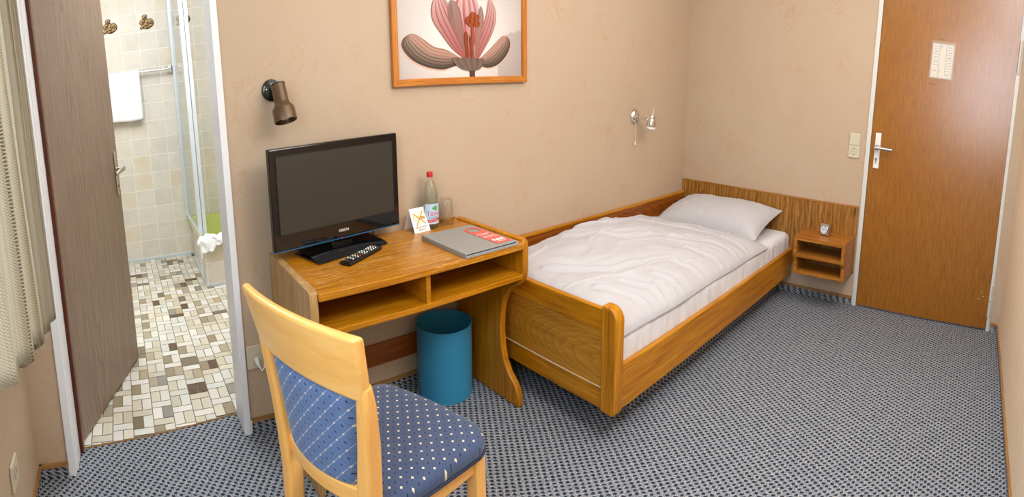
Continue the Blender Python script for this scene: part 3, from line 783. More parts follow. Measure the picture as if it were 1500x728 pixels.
build('back_panel', MB().box(-3.137, -2.195, -.034, -.022, .582, ZT - .02), M['oak_x'], dk, True)
build('stretcher', MB().box(-3.137, -2.195, -.013, -.002, .145, .245), M['oak_dark'], dk, True, bevel=.002)

# ------------------------------------------------------------------ television
tv = thing('television', 'black flat screen television standing on the left of the desk', 'television', (-2.872, -.112, ZT), math.radians(8.5))
TW2, TB, TTop = .316, .050, .432
cs = MB().box(-TW2, TW2, -.018, .012, TB, TTop)
build('casing', cs, M['black_gloss'], tv, bevel=.005, seg=3)
build('back_cover', MB().prism([(-.27, .012), (.27, .012), (.18, .048), (-.18, .048)], .075, .40), M['black_mat'], tv, bevel=.004)
build('screen', MB().box(-TW2 + .030, TW2 - .030, -.0192, -.017, TB + .062, TTop - .030), M['screen'], tv)
lipf = MB()
a0, a1, b0, b1 = -TW2 + .027, TW2 - .027, TB + .059, TTop - .027
for q in ((a0, a1, b0, b0 + .003), (a0, a1, b1 - .003, b1), (a0, a0 + .003, b0, b1), (a1 - .003, a1, b0, b1)): lipf.box(q[0], q[1], -.0205, -.017, q[2], q[3])
build('screen_frame', lipf, M['black_mat'], tv)
build('bottom_strip', MB().box(-TW2, TW2, -.0185, .008, TB - .003, TB + .001), M['blue_strip'], tv)['label'] = 'thin blue translucent strip under the screen'
build('maker_lettering', text_mb('ORION', .0155).xf(T(.012, -.0188, TB + .030) @ RX(90)), M['coral_white'], tv)
build('power_light', MB().box(-.004, .004, -.020, -.017, TB - .001, TB + .003), M['red_ink'], tv)
nk = MB().prism([(-.05, .02), (-.02, TB + .05), (.05, TB + .05), (.06, .02)], -.012, .02, 'xz')
build('neck', nk, M['black_gloss'], tv, bevel=.004)
tbz = MB()
def base_fn(u, v):
    x = -.185 + .37 * u; y = -.105 + .20 * v
    z = .004 + .016 * (1 - (2 * v - 1) ** 4) * (1 - .4 * (2 * u - 1) ** 2) + .014 * v
    return (x, y, z)
tbz.grid(base_fn, 16, 12).box(-.178, .178, -.098, .09, 0, .006)
tbz.xf(RZ(5))
build('foot', tbz, M['black_gloss'], tv, smooth=50)
build('cable', MB().tube([(.20, .03, TB + .02), (.205, .035, .03), (.206, .045, .003), (.207, .09, .003)], .0025, 8), M['black_mat'], tv)

# remote control
rc = thing('remote_control', 'black remote control with coloured buttons in front of the television', 'remote control', (-2.838, -.262, ZT), math.radians(29))
def rem_fn(u, v):
    x = -.118 + .236 * u; w = .0245 + .004 * (1 - u) - .004 * max(0, (u - .85) / .15)
    a = PI * v; return (x, -w * math.cos(a) , .006 + .012 * (math.sin(a) ** .45) * (1 - .35 * max(0, (.08 - u) / .08)))
rb = MB().grid(rem_fn, 24, 14)
rb.add([rem_fn(0, j / 14) for j in range(15)], [tuple(range(15))]).add([rem_fn(1, j / 14) for j in range(15)], [tuple(range(15))])
rb.prism([(-.115, -.022), (.115, -.018), (.115, .018), (-.115, .022)], 0, .012)
build('body', rb, M['black_gloss'], rc, smooth=50)
for i in range(12):
    for j in range(3):
        x = .095 - i * .0158; y = (j - 1) * .0135
        mt_ = M['white_plastic']
        if i == 0: mt_ = M['red_ink'] if j == 2 else (M['blue_strip'] if j == 0 else M['grey_ink'])
        if i == 8: mt_ = [M['red_ink'], M['leaf_ink'], M['gold']][j]
        if i in (4, 7, 10): mt_ = M['grey_ink']
        build('button', MB().lathe([(.0001, .0205), (.0034, .0202), (.004, .0165)], 10, c=(x, y, 0)), mt_, rc)
build('front_trim', MB().tube([(-.113, -.018, .0185), (-.108, 0, .0205), (-.113, .018, .0185)], .0012, 6), M['alu'], rc)

# table tent card
tc_ = thing('tent_card', 'white no smoking tent card standing beside the bottle', 'card', (-2.452, -.062, ZT), math.radians(4))
wc, hc, dc = .045, .098, .046
cm = MB()
th = .001
for s in (-1, 1):
    cm.add([(-wc, s * dc, 0), (wc, s * dc, 0), (wc, 0, hc), (-wc, 0, hc), (-wc, s * dc - s * th, 0), (wc, s * dc - s * th, 0), (wc, -s * 0, hc - .002), (-wc, -s * 0, hc - .002)],
           [(0, 1, 2, 3), (4, 5, 6, 7), (0, 1, 5, 4), (1, 2, 6, 5), (2, 3, 7, 6), (3, 0, 4, 7)])
build('card_sheet', cm, M['paper'], tc_)
# art on the front face (local x right, t up the slope)
sl = math.hypot(dc, hc); F = T(0, -dc, 0) @ Matrix.Rotation(math.atan2(hc, dc), 4, 'X') @ T(0, 0, .0006)
art = MB()
art.add([(.032 * math.cos(2 * PI * k / 30), .063 + .032 * math.sin(2 * PI * k / 30), 0) for k in range(30)], [tuple(range(30))], 1)
def strip(x0, y0, x1, y1, w, mi, z=.0004):
    d = Vector((x1 - x0, y1 - y0)).normalized(); n_ = Vector((-d.y, d.x)) * w / 2
    art.add([(x0 - n_.x, y0 - n_.y, z), (x1 - n_.x, y1 - n_.y, z), (x1 + n_.x, y1 + n_.y, z), (x0 + n_.x, y0 + n_.y, z)], [(0, 1, 2, 3)], mi)
strip(-.034, .056, -.034, .068, .0016, 0); strip(-.034, .068, .008, .068, .0014, 0); strip(-.034, .056, .008, .056, .0014, 0)
strip(.008, .062, .032, .062, .013, 0)
strip(-.024, .030, .027, .092, .0055, 0, .0008); strip(-.030, .086, .030, .034, .0045, 0, .0008)
strip(-.032, .070, -.030, .078, .0012, 0); strip(-.026, .072, -.027, .084, .0012, 0)
art = merge(art, text_mb('Nichtraucher', .0125, mi=2).xf(T(0, .023, .0004)))
art = merge(art, text_mb('Bereich', .0125, mi=2).xf(T(0, .0115, .0004)))
art.xf(F)
build('card_print', art, [M['gold'], M['gold_pale'], plain('brown ink', rgb(150, 130, 90), .6)], tc_)

# bottle
bt = thing('water_bottle', 'clear glass mineral water bottle with red cap and blue label', 'bottle', (-2.376, -.066, ZT))
pf = [(.0001, .003), (.030, .002), (.0365, .005), (.0385, .013), (.0385, .118), (.0375, .135), (.0395, .142), (.0395, .150), (.0375, .158), (.034, .178), (.027, .200), (.019, .217), (.0135, .229), (.0125, .240), (.0125, .248)]
pf = [(r, z * .945) for r, z in pf]
inn = [(max(r - .0025, .0001), z + (.002 if i < 2 else 0)) for i, (r, z) in enumerate(pf)][::-1]
build('glass_body', MB().lathe(pf + inn, 40), M['bottle_glass'], bt, smooth=40)
wp = [(.0001, .006), (.033, .006), (.0350, .014), (.0350, .118), (.034, .135), (.035, .150), (.0001, .150)]
build('water', MB().lathe(wp, 32), M['water'], bt, smooth=40)
build('cap', MB().lathe([(.0001, .262), (.0138, .262), (.0148, .260), (.0148, .242), (.0138, .240), (.0001, .240)], 24, c=(0, 0, -.0145)) if False else MB().lathe([(.0001, .2475), (.0138, .2475), (.0148, .2455), (.0148, .2275), (.0138, .2255), (.0001, .2255)], 24), M['red_cap'], bt, smooth=40)
camdir = math.atan2(-2.25 + .066, -3.75 + 2.362)      # label faces the room
def cyl(mb, R_, face, zc):   # wrap x-y art (x around, y up) on the bottle
    out = []
    for p in mb.v:
        a = face + p.x / R_; out.append(Vector(((R_ + p.z) * math.cos(a), (R_ + p.z) * math.sin(a), zc + p.y)))
    mb.v = out; return mb
LF = camdir + .35
lb = MB().grid(lambda u, v: Vector((-.042 + .084 * u, -.044 + .088 * v, 0)), 20, 2)
build('label', cyl(lb, .0389, LF, .068), M['label_blue'], bt, smooth=60)
lp_ = text_mb('Tönis', .030, mi=0).xf(T(.0, .002, .0003))
lp_ = merge(lp_, text_mb('CLASSIC', .0125, mi=1).xf(T(.001, -.017, .0003)))
lp_.grid(lambda u, v: Vector((-.042 + .084 * u, -.040 + .012 * v + .010 * u, .0002)), 16, 1, 0)
lp_ = merge(lp_, text_mb('MINERALWASSER', .006, mi=3).xf(T(0, -.0290, .0005) @ RZ(7)))
for (lx, ly, rr_) in ((.002, .025, .008), (.012, .029, .009), (.012, .020, .007)):
    lp_.add([(lx + rr_ * math.cos(2 * PI * k / 12), ly + rr_ * .8 * math.sin(2 * PI * k / 12), .0003) for k in range(12)], [tuple(range(12))], 2)
build('label_print', cyl(lp_, .0391, LF, .068), [M['red_ink'], M['blueink'], M['leaf_ink'], M['coral_white']], bt)

# upturned tumbler
tg_ = thing('tumbler', 'clear drinking glass turned upside down next to the bottle', 'glass', (-2.283, -.062, ZT))
op = [(.0355, 0), (.0362, .02), (.0360, .06), (.0335, .095), (.0310, .110), (.0285, .114), (.0001, .114)]
ip = [(.0001, .103), (.0285, .102), (.0315, .093), (.0342, .06), (.0345, .02), (.0340, 0)]
build('glass_wall', MB().lathe(op + ip, 40, closed=False), M['glass'], tg_, smooth=40)

# folder with a door hanger
fd = thing('folder', 'grey information folder lying on the right of the desk', 'folder', (-2.376, -.372, ZT))
FW, FL, FH = .136, .168, .018
build('cover', MB().box(-FW, FW, -FL, FL, .0145, FH).box(-FW, FW, -FL, FL, 0, .0035).box(-FW - .003, -FW + .003, -FL, FL, 0, FH), M['grey_folder'], fd, bevel=.002)
build('pages', MB().box(-FW + .003, FW + .006, -FL + .004, FL - .006, .0045, .0085).box(-FW + .003, FW + .010, -FL + .006, FL - .01, .0085, .0115), M['page'], fd)
build('inner_flap', MB().box(-FW + .003, FW - .002, -FL + .002, FL - .004, .0116, .0143), M['dark_page'], fd)
hg = thing('door_hanger', 'coral red door hanger card lying on the grey folder', 'card', (-2.292, -.385, ZT + FH + .0004), math.radians(0))
hp = []
HW, HL = .041, .132
for k in range(17): a = PI * k / 16; hp.append((HW * math.cos(a), HL - HW + HW * math.sin(a)))
hp += [(-HW, -HL), (HW, -HL)]
hol = [(.026 * math.cos(2 * PI * k / 32), HL - HW - .004 + .030 * math.sin(2 * PI * k / 32)) for k in range(32)]
bmh = MB()
# ring between outline and hole as quads over matching angles, plus the lower plate
cy_ = HL - HW - .004
outl = []
for k in range(32):
    a = 2 * PI * k / 32; dx, dy = math.cos(a), math.sin(a)
    t = min([HW / abs(dx) if abs(dx) > 1e-6 else 9, (.046 / -dy) if dy < -1e-6 else 9])
    if dy > 0: t = min(t, math.hypot(HW * dx, (HW + .004) * dy))
    outl.append((t * dx, cy_ + t * dy))
for zz in (0, .0012):
    bmh.add([(x, y, zz) for x, y in hol] + [(x, y, zz) for x, y in outl], [(k, (k + 1) % 32, 32 + (k + 1) % 32, 32 + k) for k in range(32)])
bmh.box(-HW, HW, -HL, cy_ - .046, 0, .0012)
build('card_sheet', bmh, M['coral'], hg)
hp_ = text_mb('BITTE NICHT', .0115).xf(T(0, .020, .0014)); hp_ = merge(hp_, text_mb('STÖREN', .0115).xf(T(0, .007, .0014)))
hp_ = merge(hp_, text_mb('PLEASE DO', .0115).xf(T(0, -.022, .0014))); hp_ = merge(hp_, text_mb('NOT DISTURB', .0115).xf(T(0, -.035, .0014)))
build('lettering', hp_, M['coral_white'], hg); hp_ = MB()
for k in range(9):
    x = -.026 + k * .0065; hh = .018 + .010 * math.sin(k * 1.9)
    hp_.box(x, x + .005, -.092, -.092 + hh, .0012, .0016)
hp_.box(-.030, .034, -.096, -.0925, .0012, .0016).box(-.02, .024, -.112, -.108, .0012, .0016)
build('emblem_print', hp_, M['coral_white'], hg)

# waste bin
bn = thing('waste_bin', 'petrol blue cylindrical waste bin on the carpet under the desk', 'bin', (-2.370, -.148, 0))
RB, HB = .134, .325
build('bin_wall', MB().lathe([(.0001, .004), (RB - .004, .004), (RB - .004, 0), (RB, 0), (RB, HB - .006), (RB + .003, HB - .004), (RB + .003, HB), (RB - .002, HB), (RB - .003, HB - .006), (RB - .003, .008), (.0001, .008)], 56), M['bin'], bn, smooth=40)

# ------------------------------------------------------------------ chair
ch = thing('chair', 'beech chair with blue dotted upholstery in front of the desk', 'chair', (-3.118, -.955, 0), math.radians(17.5))
# local: +x is the front of the seat, y across
SH = .455
def seat_out(r_f=.07, hw_f=.232, hw_r=.182, xf=.222, xr=-.180):
    p = []
    for sy, a0 in ((1, 0), (-1, 1)):
        pass
    # front right corner -> front left corner with a slightly bowed front edge
    n = 8
    for k in range(n + 1):
        a = -PI / 2 + k * PI / 2 / n; p.append((xf - r_f + r_f * math.cos(a), -hw_f + r_f + r_f * math.sin(a)))
    for k in range(1, 6):
        t = k / 6; p.append((xf + .012 * math.sin(PI * t), -hw_f + r_f + t * 2 * (hw_f - r_f)))
    for k in range(n + 1):
        a = k * PI / 2 / n; p.append((xf - r_f + r_f * math.cos(a), hw_f - r_f + r_f * math.sin(a)))
    p += [(xr + .03, hw_r + .004), (xr, hw_r - .02), (xr, -hw_r + .02), (xr + .03, -hw_r - .004)]
    return p
so = seat_out(); n_ = len(so)
st = MB(); vs = []
cx_ = sum(p[0] for p in so) / n_
for sc_, z in ((.955, .426), (.985, .430), (1.0, .440), (1.0, .454), (.985, .464), (.95, .471), (.80, .478), (.5, .481), (.2, .482)):
    vs += [(cx_ + (x - cx_) * sc_, y * sc_, z) for x, y in so]
fs = [tuple(range(n_))[::-1], tuple(range(8 * n_, 9 * n_))]
for r in range(8):
    for k in range(n_): fs.append((r * n_ + k, r * n_ + (k + 1) % n_, (r + 1) * n_ + (k + 1) % n_, (r + 1) * n_ + k))
st.add(vs, fs)
build('seat', st, M['fab_seat'], ch, smooth=60)
build('seat_piping', MB().tube([(x * 1.0, y * 1.0, .429) for x, y in so] + [(so[0][0], so[0][1], .429)], .004, 6), plain('dark piping', rgb(36, 46, 74), .8), ch, smooth=180)
for s in (-1, 1):
    build('front_leg', MB().bar([(.172, s * .198, .426), (.178, s * .202, .2), (.186, s * .206, 0)], [.046, .042, .034], [.046, .042, .034]), M['beech'], ch, bevel=.008, seg=3)
    path = [(-.246, s * .203, .80), (-.234, s * .196, .74), (-.219, s * .182, .64), (-.210, s * .168, .53), (-.206, s * .160, .43), (-.210, s * .160, .30), (-.226, s * .164, .12), (-.245, s * .168, 0)]
    build('rear_leg', MB().bar(path, [.034, .038, .04, .042, .042, .04, .036, .032], [.028, .040, .050, .056, .058, .052, .042, .034]), M['beech'], ch, bevel=.010, seg=3, smooth=50)
    build('seat_rail', MB().prism([(-.19, s * .150), (.16, s * .190), (.16, s * .190 + .02 * s), (-.19, s * .150 + .02 * s)], .373, .426), M['beech'], ch, bevel=.003)
build('seat_rail', MB().box(.150, .172, -.18, .18, .373, .426), M['beech_y'], ch, bevel=.003)
def rail(z0, z1, x0, x1, hw, dip, t, zc0=0, zc1=0, n=18, hwb=None):
    """curved horizontal board; ends at +-hw, bowed backwards (towards -x) in the middle by dip"""
    mb = MB(); vs = []
    for k in range(n + 1):
        s = -1 + 2 * k / n; y = s * hw; b = -dip * (1 - s * s)
        za = z0 + zc0 * (1 - s * s); zb = z1 + zc1 * (1 - s * s)
        yb = s * (hwb or hw); vs += [(x0 + b - t / 2, yb, za), (x0 + b + t / 2, yb, za), (x1 + b + t / 2, y, zb), (x1 + b - t / 2, y, zb)]
    fs = [(3, 2, 1, 0), tuple(range(n * 4, n * 4 + 4))]
    for k in range(n):
        for j in range(4): fs.append((k * 4 + j, k * 4 + (j + 1) % 4, k * 4 + 4 + (j + 1) % 4, k * 4 + 4 + j))
    return mb.add(vs, fs)
build('top_rail', rail(.757, .916, -.238, -.276, .234, .030, .028, .004, .002, hwb=.212), M['beech_y'], ch, bevel=.010, seg=4, smooth=45)
build('lower_rail', rail(.475, .520, -.206, -.209, .150, .028, .022), M['beech_y'], ch, bevel=.005, seg=3, smooth=45)
def pad_fn(u, v, s):
    a = 2 * u - 1; y = a * (.128 + .040 * v); z = .512 + v * (.262 - .020 * math.sin(PI * u))
    e = (max(0, 1 - abs(a) ** 14) ** .5) * (max(0, 1 - abs(2 * v - 1) ** 14) ** .5)
    xc = -.200 - (z - .48) * .11 - .026 * (1 - a * a)
    return (xc + s * .023 * e, y, z)
pd = MB().grid(lambda u, v: pad_fn(u, v, -1), 28, 28).grid(lambda u, v: pad_fn(u, v, 1), 28, 28)
build('back_pad', pd, M['fab_back'], ch, smooth=60)

# ------------------------------------------------------------------ picture
pc = thing('framed_picture', 'large framed flower picture hanging over the desk', 'picture', (-2.118, -.001, 1.63))
PX0, PX1, PZ0, PZ1 = -2.528, -1.712, 1.350, 1.905
FWd = .030
NXp, NZp = 80, 52
pg = MB(); ix0, ix1, iz0, iz1 = PX0 + FWd - .004, PX1 - FWd + .004, PZ0 + FWd - .004, PZ1 - FWd + .004
pg.grid(lambda u, v: Vector((ix0 + u * (ix1 - ix0), -.010, iz0 + v * (iz1 - iz0))), NXp, NZp)
def mixc(a, b, t):
    t = max(0, min(1, t)); return tuple(a[i] + (b[i] - a[i]) * t for i in range(3)) + (1,)
R_ = rgb
def pic_col(u, v):
    x, y = u * 2 - 1, v * 1.32
    c = mixc(R_(222, 216, 210), R_(172, 156, 148), max(0, math.hypot(x * .9, y - .5) - .35) / .9)
    c = mixc(c, R_(232, 227, 221), .7 * math.exp(-((x / .5) ** 2 + ((y - .45) / .36) ** 2)))
    if (x - .98) ** 2 + ((y - .2) * 1.4) ** 2 < .26 and x > .55: c = mixc(c, R_(138, 122, 114), .45)
    return c
pg.cols = [pic_col(i / NXp, j / NZp) for j in range(NZp + 1) for i in range(NXp + 1)]
pcx, phw = (ix0 + ix1) / 2, (ix1 - ix0) / 2
layer = [0]
def spl(pts, t):
    """Catmull-Rom through pts"""
    n = len(pts) - 1; f = min(t * n, n - 1e-6); i = int(f); f -= i
    p = [pts[max(0, i - 1)], pts[i], pts[i + 1], pts[min(n, i + 2)]]
    return [.5 * (2 * p[1][k] + (p[2][k] - p[0][k]) * f + (2 * p[0][k] - 5 * p[1][k] + 4 * p[2][k] - p[3][k]) * f * f + (3 * p[1][k] - p[0][k] - 3 * p[2][k] + p[3][k]) * f ** 3) for k in (0, 1)]
def petal(A, B, colour, nu=36, nv=44):
    layer[0] += 1; yy = -.010 - .00025 * layer[0]
    o = len(pg.v)
    def P(u, v):
        a = spl(A, v); b = spl(B, v); x = a[0] + (b[0] - a[0]) * u; y = a[1] + (b[1] - a[1]) * u
        return Vector((pcx + x * phw, yy, iz0 + y * phw))
    pg.grid(P, nu, nv)
    pg.cols += [colour(i / nu, j / nv) for j in range(nv + 1) for i in range(nu + 1)]
def Q(*p): return [((x - 587) / 477, (605 - y) / 690) for x, y in p]     # picture units measured from its lower edge
def streaks(lo, hi, st, n, ph=0, edge=None, amt=.95):
    def f(u, v):
        c = mixc(lo, hi, v)
        w = (.5 + .5 * math.sin(u * n + ph + 1.2 * math.sin(v * 4 + u * 5))) ** 5 + .5 * (.5 + .5 * math.sin(u * n * 2.3 + 1 + 2 * v)) ** 4
        c = mixc(c, st, amt * w)
        if edge and (u < .05 or u > .95): c = mixc(c, edge, .7)
        return c
    return f
def side(u, v):      # dark striped lower half, lighter veined upper half
    c = mixc(R_(58, 50, 47), R_(178, 146, 126), (u - .15) * 1.5 + .25 * v * v)
    w = (.5 + .5 * math.sin(u * 46 + 2 * math.sin(v * 5))) ** 3
    c = mixc(c, R_(50, 40, 40) if u < .6 else R_(158, 84, 84), .85 * w)
    if u < .07: c = mixc(c, R_(236, 196, 170), .75)
    return c
petal(Q((640, 470), (560, 250), (520, 60), (560, -90)), Q((640, 470), (690, 250), (710, 60), (660, -90)), streaks(R_(176, 104, 100), R_(212, 188, 182), R_(170, 60, 74), 24))
petal(Q((600, 482), (500, 522), (420, 545), (300, 520), (200, 460), (140, 370), (150, 300), (205, 258)), Q((600, 470), (500, 405), (440, 374), (370, 356), (310, 312), (262, 274), (235, 260), (205, 258)), side)
petal(Q((670, 482), (710, 512), (770, 535), (850, 515), (920, 450), (962, 370), (962, 300), (925, 258)), Q((670, 470), (716, 440), (760, 400), (800, 360), (840, 316), (876, 276), (900, 260), (925, 258)), side)
petal(Q((600, 465), (500, 380), (410, 250), (360, 160), (350, 80), (365, 10), (400, -50)), Q((612, 465), (590, 340), (540, 200), (500, 90), (470, 20), (440, -30), (400, -50)), streaks(R_(150, 80, 76), R_(208, 184, 178), R_(164, 44, 60), 30, 0, R_(112, 82, 72), .85))
petal(Q((690, 465), (730, 400), (800, 270), (835, 170), (842, 80), (825, 10), (790, -50)), Q((678, 465), (680, 340), (720, 220), (755, 110), (770, 20), (780, -30), (790, -50)), streaks(R_(158, 88, 82), R_(210, 186, 178), R_(166, 48, 62), 28, 1, R_(112, 82, 72), .85))
petal(Q((606, 460), (540, 300), (480, 160), (468, 70), (480, 10), (500, -5)), Q((618, 460), (600, 300), (578, 170), (560, 70), (530, 10), (500, -5)), streaks(R_(150, 88, 80), R_(156, 132, 126), R_(120, 88, 84), 8, 0, None, .6))
petal(Q((672, 460), (672, 330), (690, 180), (700, 80), (722, 22)), Q((684, 460), (712, 320), (738, 190), (742, 90), (722, 22)), streaks(R_(158, 92, 82), R_(162, 136, 128), R_(124, 90, 84), 7, 1, None, .6))
ink = lambda a, b: (lambda u, v: mixc(a, b, abs(u - .5) * 2))
petal(Q((598, 460), (590, 360), (584, 270), (602, 226)), Q((626, 460), (618, 360), (616, 270), (602, 226)), ink(R_(150, 56, 30), R_(92, 34, 18)))
petal(Q((632, 460), (628, 360), (624, 290), (632, 262)), Q((646, 460), (642, 360), (638, 290), (632, 262)), ink(R_(140, 52, 28), R_(92, 34, 18)))
petal(Q((648, 460), (646, 340), (642, 260), (645, 190)), Q((668, 460), (664, 340), (664, 260), (662, 190)), ink(R_(170, 84, 50), R_(120, 50, 26)))
for bx, by, r1, r2 in ((618, 150, 22, 34), (640, 170, 26, 30), (684, 170, 24, 30), (656, 112, 28, 32), (684, 122, 22, 24), (650, 150, 22, 26)):
    petal(Q(*[(bx - r1 * math.sin(PI * k / 6), by + r2 * math.cos(PI * k / 6)) for k in range(7)]), Q(*[(bx + r1 * math.sin(PI * k / 6), by + r2 * math.cos(PI * k / 6)) for k in range(7)]), ink(R_(166, 72, 26), R_(112, 42, 14)), 8, 12)
petal(Q((624, 606), (626, 570), (622, 540)), Q((668, 606), (664, 570), (668, 540)), ink(R_(92, 54, 40), R_(48, 26, 20)), 8, 8)
petal(Q((615, 548), (560, 530), (505, 480), (490, 440)), Q((675, 548), (710, 530), (735, 485), (735, 450)), lambda u, v: mixc(R_(86, 68, 60), R_(128, 104, 92), .5 + .5 * math.sin(u * 30) * .5), 30, 16)
petal(Q((600, 468), (560, 455), (585, 440)), Q((690, 468), (725, 458), (700, 445)), lambda u, v: R_(112, 88, 78), 6, 6) if False else None
build('print', pg, M['print'], pc, True)
def mitre(x0, x1, z0, z1, w, side):
    o = {'b': [(x0, z0), (x1, z0), (x1 - w, z0 + w), (x0 + w, z0 + w)], 't': [(x0, z1), (x0 + w, z1 - w), (x1 - w, z1 - w), (x1, z1)],
         'l': [(x0, z0), (x0 + w, z0 + w), (x0 + w, z1 - w), (x0, z1)], 'r': [(x1, z0), (x1, z1), (x1 - w, z1 - w), (x1 - w, z0 + w)]}[side]
    return MB().prism(o, -.024, -.001, 'xz')
for s in 'btlr':
    build('frame_bar', mitre(PX0, PX1, PZ0, PZ1, FWd, s), M['frame_wood'] if s in 'bt' else M['frame_wood_z'], pc, True, bevel=.002)

# ------------------------------------------------------------------ wall lamps
sc = thing('wall_spotlight', 'bronze spotlight on a dark round plate above the television', 'lamp', (-3.100, -.001, 1.374))
build('wall_plate', MB().lathe([(.0001, .016), (.034, .015), (.041, .010), (.043, 0)], 36, M_=RX(90)), M['dark_green'], sc, smooth=40)
build('screw', MB().lathe([(.0001, .004), (.0035, .003), (.004, 0)], 12, M_=RX(90)).xf(T(-.026, -.015, .004)), M['nickel'], sc, smooth=40)
build('arm', MB().tube([(.004, -.014, -.012), (.010, -.05, -.026), (.012, -.068, -.034)], [.010, .009, .009], 12), M['dark_green'], sc, smooth=40)
hdM = T(.012, -.092, -.036) @ RX(-20) @ RY(-4) @ Matrix.Scale(.93, 4)
prof = [(.026, .062), (.0315, .066), (.0325, .060), (.0325, -.008), (.036, -.020), (.047, -.034), (.0500, -.040), (.0505, -.090), (.0475, -.090), (.0465, -.042), (.03, -.015), (.028, .05)]
build('lamp_shade', MB().lathe(prof, 40).xf(hdM), M['bronze'], sc, smooth=40)
build('shade_cap', MB().lathe([(.0001, .070), (.024, .070), (.0335, .066), (.0335, .062), (.0001, .058)], 32).xf(hdM), M['dark_green'], sc, smooth=40)
build('bulb', MB().lathe([(.0001, -.084), (.018, -.080), (.028, -.068), (.030, -.055), (.022, -.035), (.012, -.01), (.0001, 0)], 24).xf(hdM), M['bulb'], sc, smooth=60)

rl = thing('reading_lamp', 'small chrome reading lamp with pull cord on the wall above the bed', 'lamp', (-.690, -.001, 1.135))
build('wall_plate', MB().lathe([(.0001, .026), (.020, .025), (.036, .018), (.046, .006), (.047, 0)], 36, M_=RX(90)).xf(T(-.005, 0, 0)), M['chrome'], rl, smooth=40)
build('arm', MB().tube([(0, -.02, -.004), (.01, -.075, -.012), (.014, -.105, -.010)], [.009, .007, .007], 12), M['chrome'], rl, smooth=40)
rM = T(.015, -.130, -.018) @ RX(6)
build('lamp_shade', MB().lathe([(.0001, .034), (.020, .034), (.022, .028), (.022, .014), (.030, .012), (.032, .008), (.032, -.036), (.030, -.036), (.029, .005), (.0001, .008)], 32).xf(rM), M['chrome'], rl, smooth=40)
build('glass_ring', MB().lathe([(.0315, -.036), (.0315, -.048), (.026, -.050), (.0001, -.046)], 32).xf(rM), M['white_plastic'], rl, smooth=40)
build('lamp_knob', MB().tube([tuple(rM @ Vector((.006, 0, .03))), tuple(rM @ Vector((.010, 0, .072)))], [.003, .0018], 8), M['chrome'], rl)
build('pull_cord', MB().tube([(-.006, -.016, -.04), (-.008, -.016, -.14), (-.010, -.016, -.155)], .0012, 6), M['white_plastic'], rl)
build('cord_knob', MB().lathe([(.0001, .012), (.004, .010), (.005, -.012), (.0001, -.014)], 12).xf(T(-.010, -.016, -.165)), M['white_plastic'], rl, smooth=40)

# ------------------------------------------------------------------ switches and sockets
def sock_face(mb_h, c, M_):
    a = MB().lathe([(.0205, .0005), (.0195, .0008), (.0185, -.004), (.0001, -.004)], 28)
    return a.xf(T(*c) @ M_)
# right wall: facing -x
sw = thing('light_switch', 'cream light switch with socket below it beside the room door', 'switch', (-.0, -1.364, 1.05))
build('wall_plate', MB().box(-.010, -.0005, -.040, .040, -.078, .078), M['socket'], sw, bevel=.002)
build('rocker', MB().box(-.0145, -.009, -.036, .036, .004, .074), M['socket'], sw, bevel=.002)
FX = RY(-90)
build('socket_recess', sock_face(None, (-.0108, 0, -.038), FX), M['socket_hole'], sw, smooth=40)
for dy in (-.0095, .0095): build('pin_hole', MB().disc(.0026, (-.0113, dy, -.038), FX, 12), M['hole'], sw)
for dz in (-.0185, .0185): build('earth_clip', MB().box(-.0118, -.0105, -.003, .003, -.038 + dz - .002, -.038 + dz + .002), M['hole'], sw)
# back wall: facing -y, with aerial plug
FY = RX(90)
so1 = thing('aerial_socket', 'cream wall socket with a white plug and cable left of the desk', 'socket', (-3.254, 0, .322))
build('wall_plate', MB().box(-.047, .047, -.011, -.0005, -.050, .050), M['socket'], so1, bevel=.004)
build('socket_recess', sock_face(None, (.008, -.0118, -.006), FY), M['socket_hole'], so1, smooth=40)
pg_ = MB().tube([(-.004, -.012, -.006), (-.006, -.045, -.010)], [.010, .009], 14).tube([(-.006, -.045, -.010), (-.007, -.060, -.012)], [.006, .005], 10)
build('plug', pg_, M['white_plastic'], so1, smooth=40)
build('cable', MB().tube([(-.007, -.058, -.012), (.004, -.072, -.030), (.020, -.066, -.020), (.026, -.052, .02), (.026, -.040, .09), (.034, -.030, .12), (.060, -.022, .15), (.082, -.020, .155)], .0035, 8), M['white_plastic'], so1, smooth=60)
so2 = thing('wall_socket', 'cream wall socket low on the window wall at the left edge', 'socket', (XL, -.524, .302))
build('wall_plate', MB().box(.0005, .011, -.044, .044, -.044, .044), M['socket'], so2, bevel=.004)
build('socket_recess', sock_face(None, (.0118, 0, 0), RY(90)), M['socket_hole'], so2, smooth=40)
for dy in (-.0095, .0095): build('pin_hole', MB().disc(.0026, (.0123, dy, 0), RY(90), 12), M['hole'], so2)

# ------------------------------------------------------------------ curtains
def curtain(name, label, x, y0, y1, z0a, z0b, folds, amp, ph):
    def fn(u, v):
        y = y0 + u * (y1 - y0); zb = z0a + (z0b - z0a) * u; z = zb + v * (2.42 - zb)
        k = amp * (.55 + .45 * v) if False else amp * (1.0 - .25 * v)
        return (x + k * math.sin(u * folds * 2 * PI + ph + .4 * math.sin(v * 3)) + .008 * noise.noise(Vector((u * 9, v * 3, 1))), y + .010 * math.sin(u * folds * 4 * PI + v), z + .004 * noise.noise(Vector((u * 30, 2, 3))))
    o = build(name, MB().grid(fn, 120, 40), M['curtain'], smooth=180, solid=.004)
    tag(o, label, 'curtain')
curtain('curtain', 'beige and olive woven curtain panel next to the bathroom doorway', -4.088, -.185, -.80, .670, .765, 3.5, .020, .5)
curtain('curtain', 'pale woven curtain panel at the very left edge', -4.040, -.82, -1.27, .835, .915, 2.5, .026, 2.2)

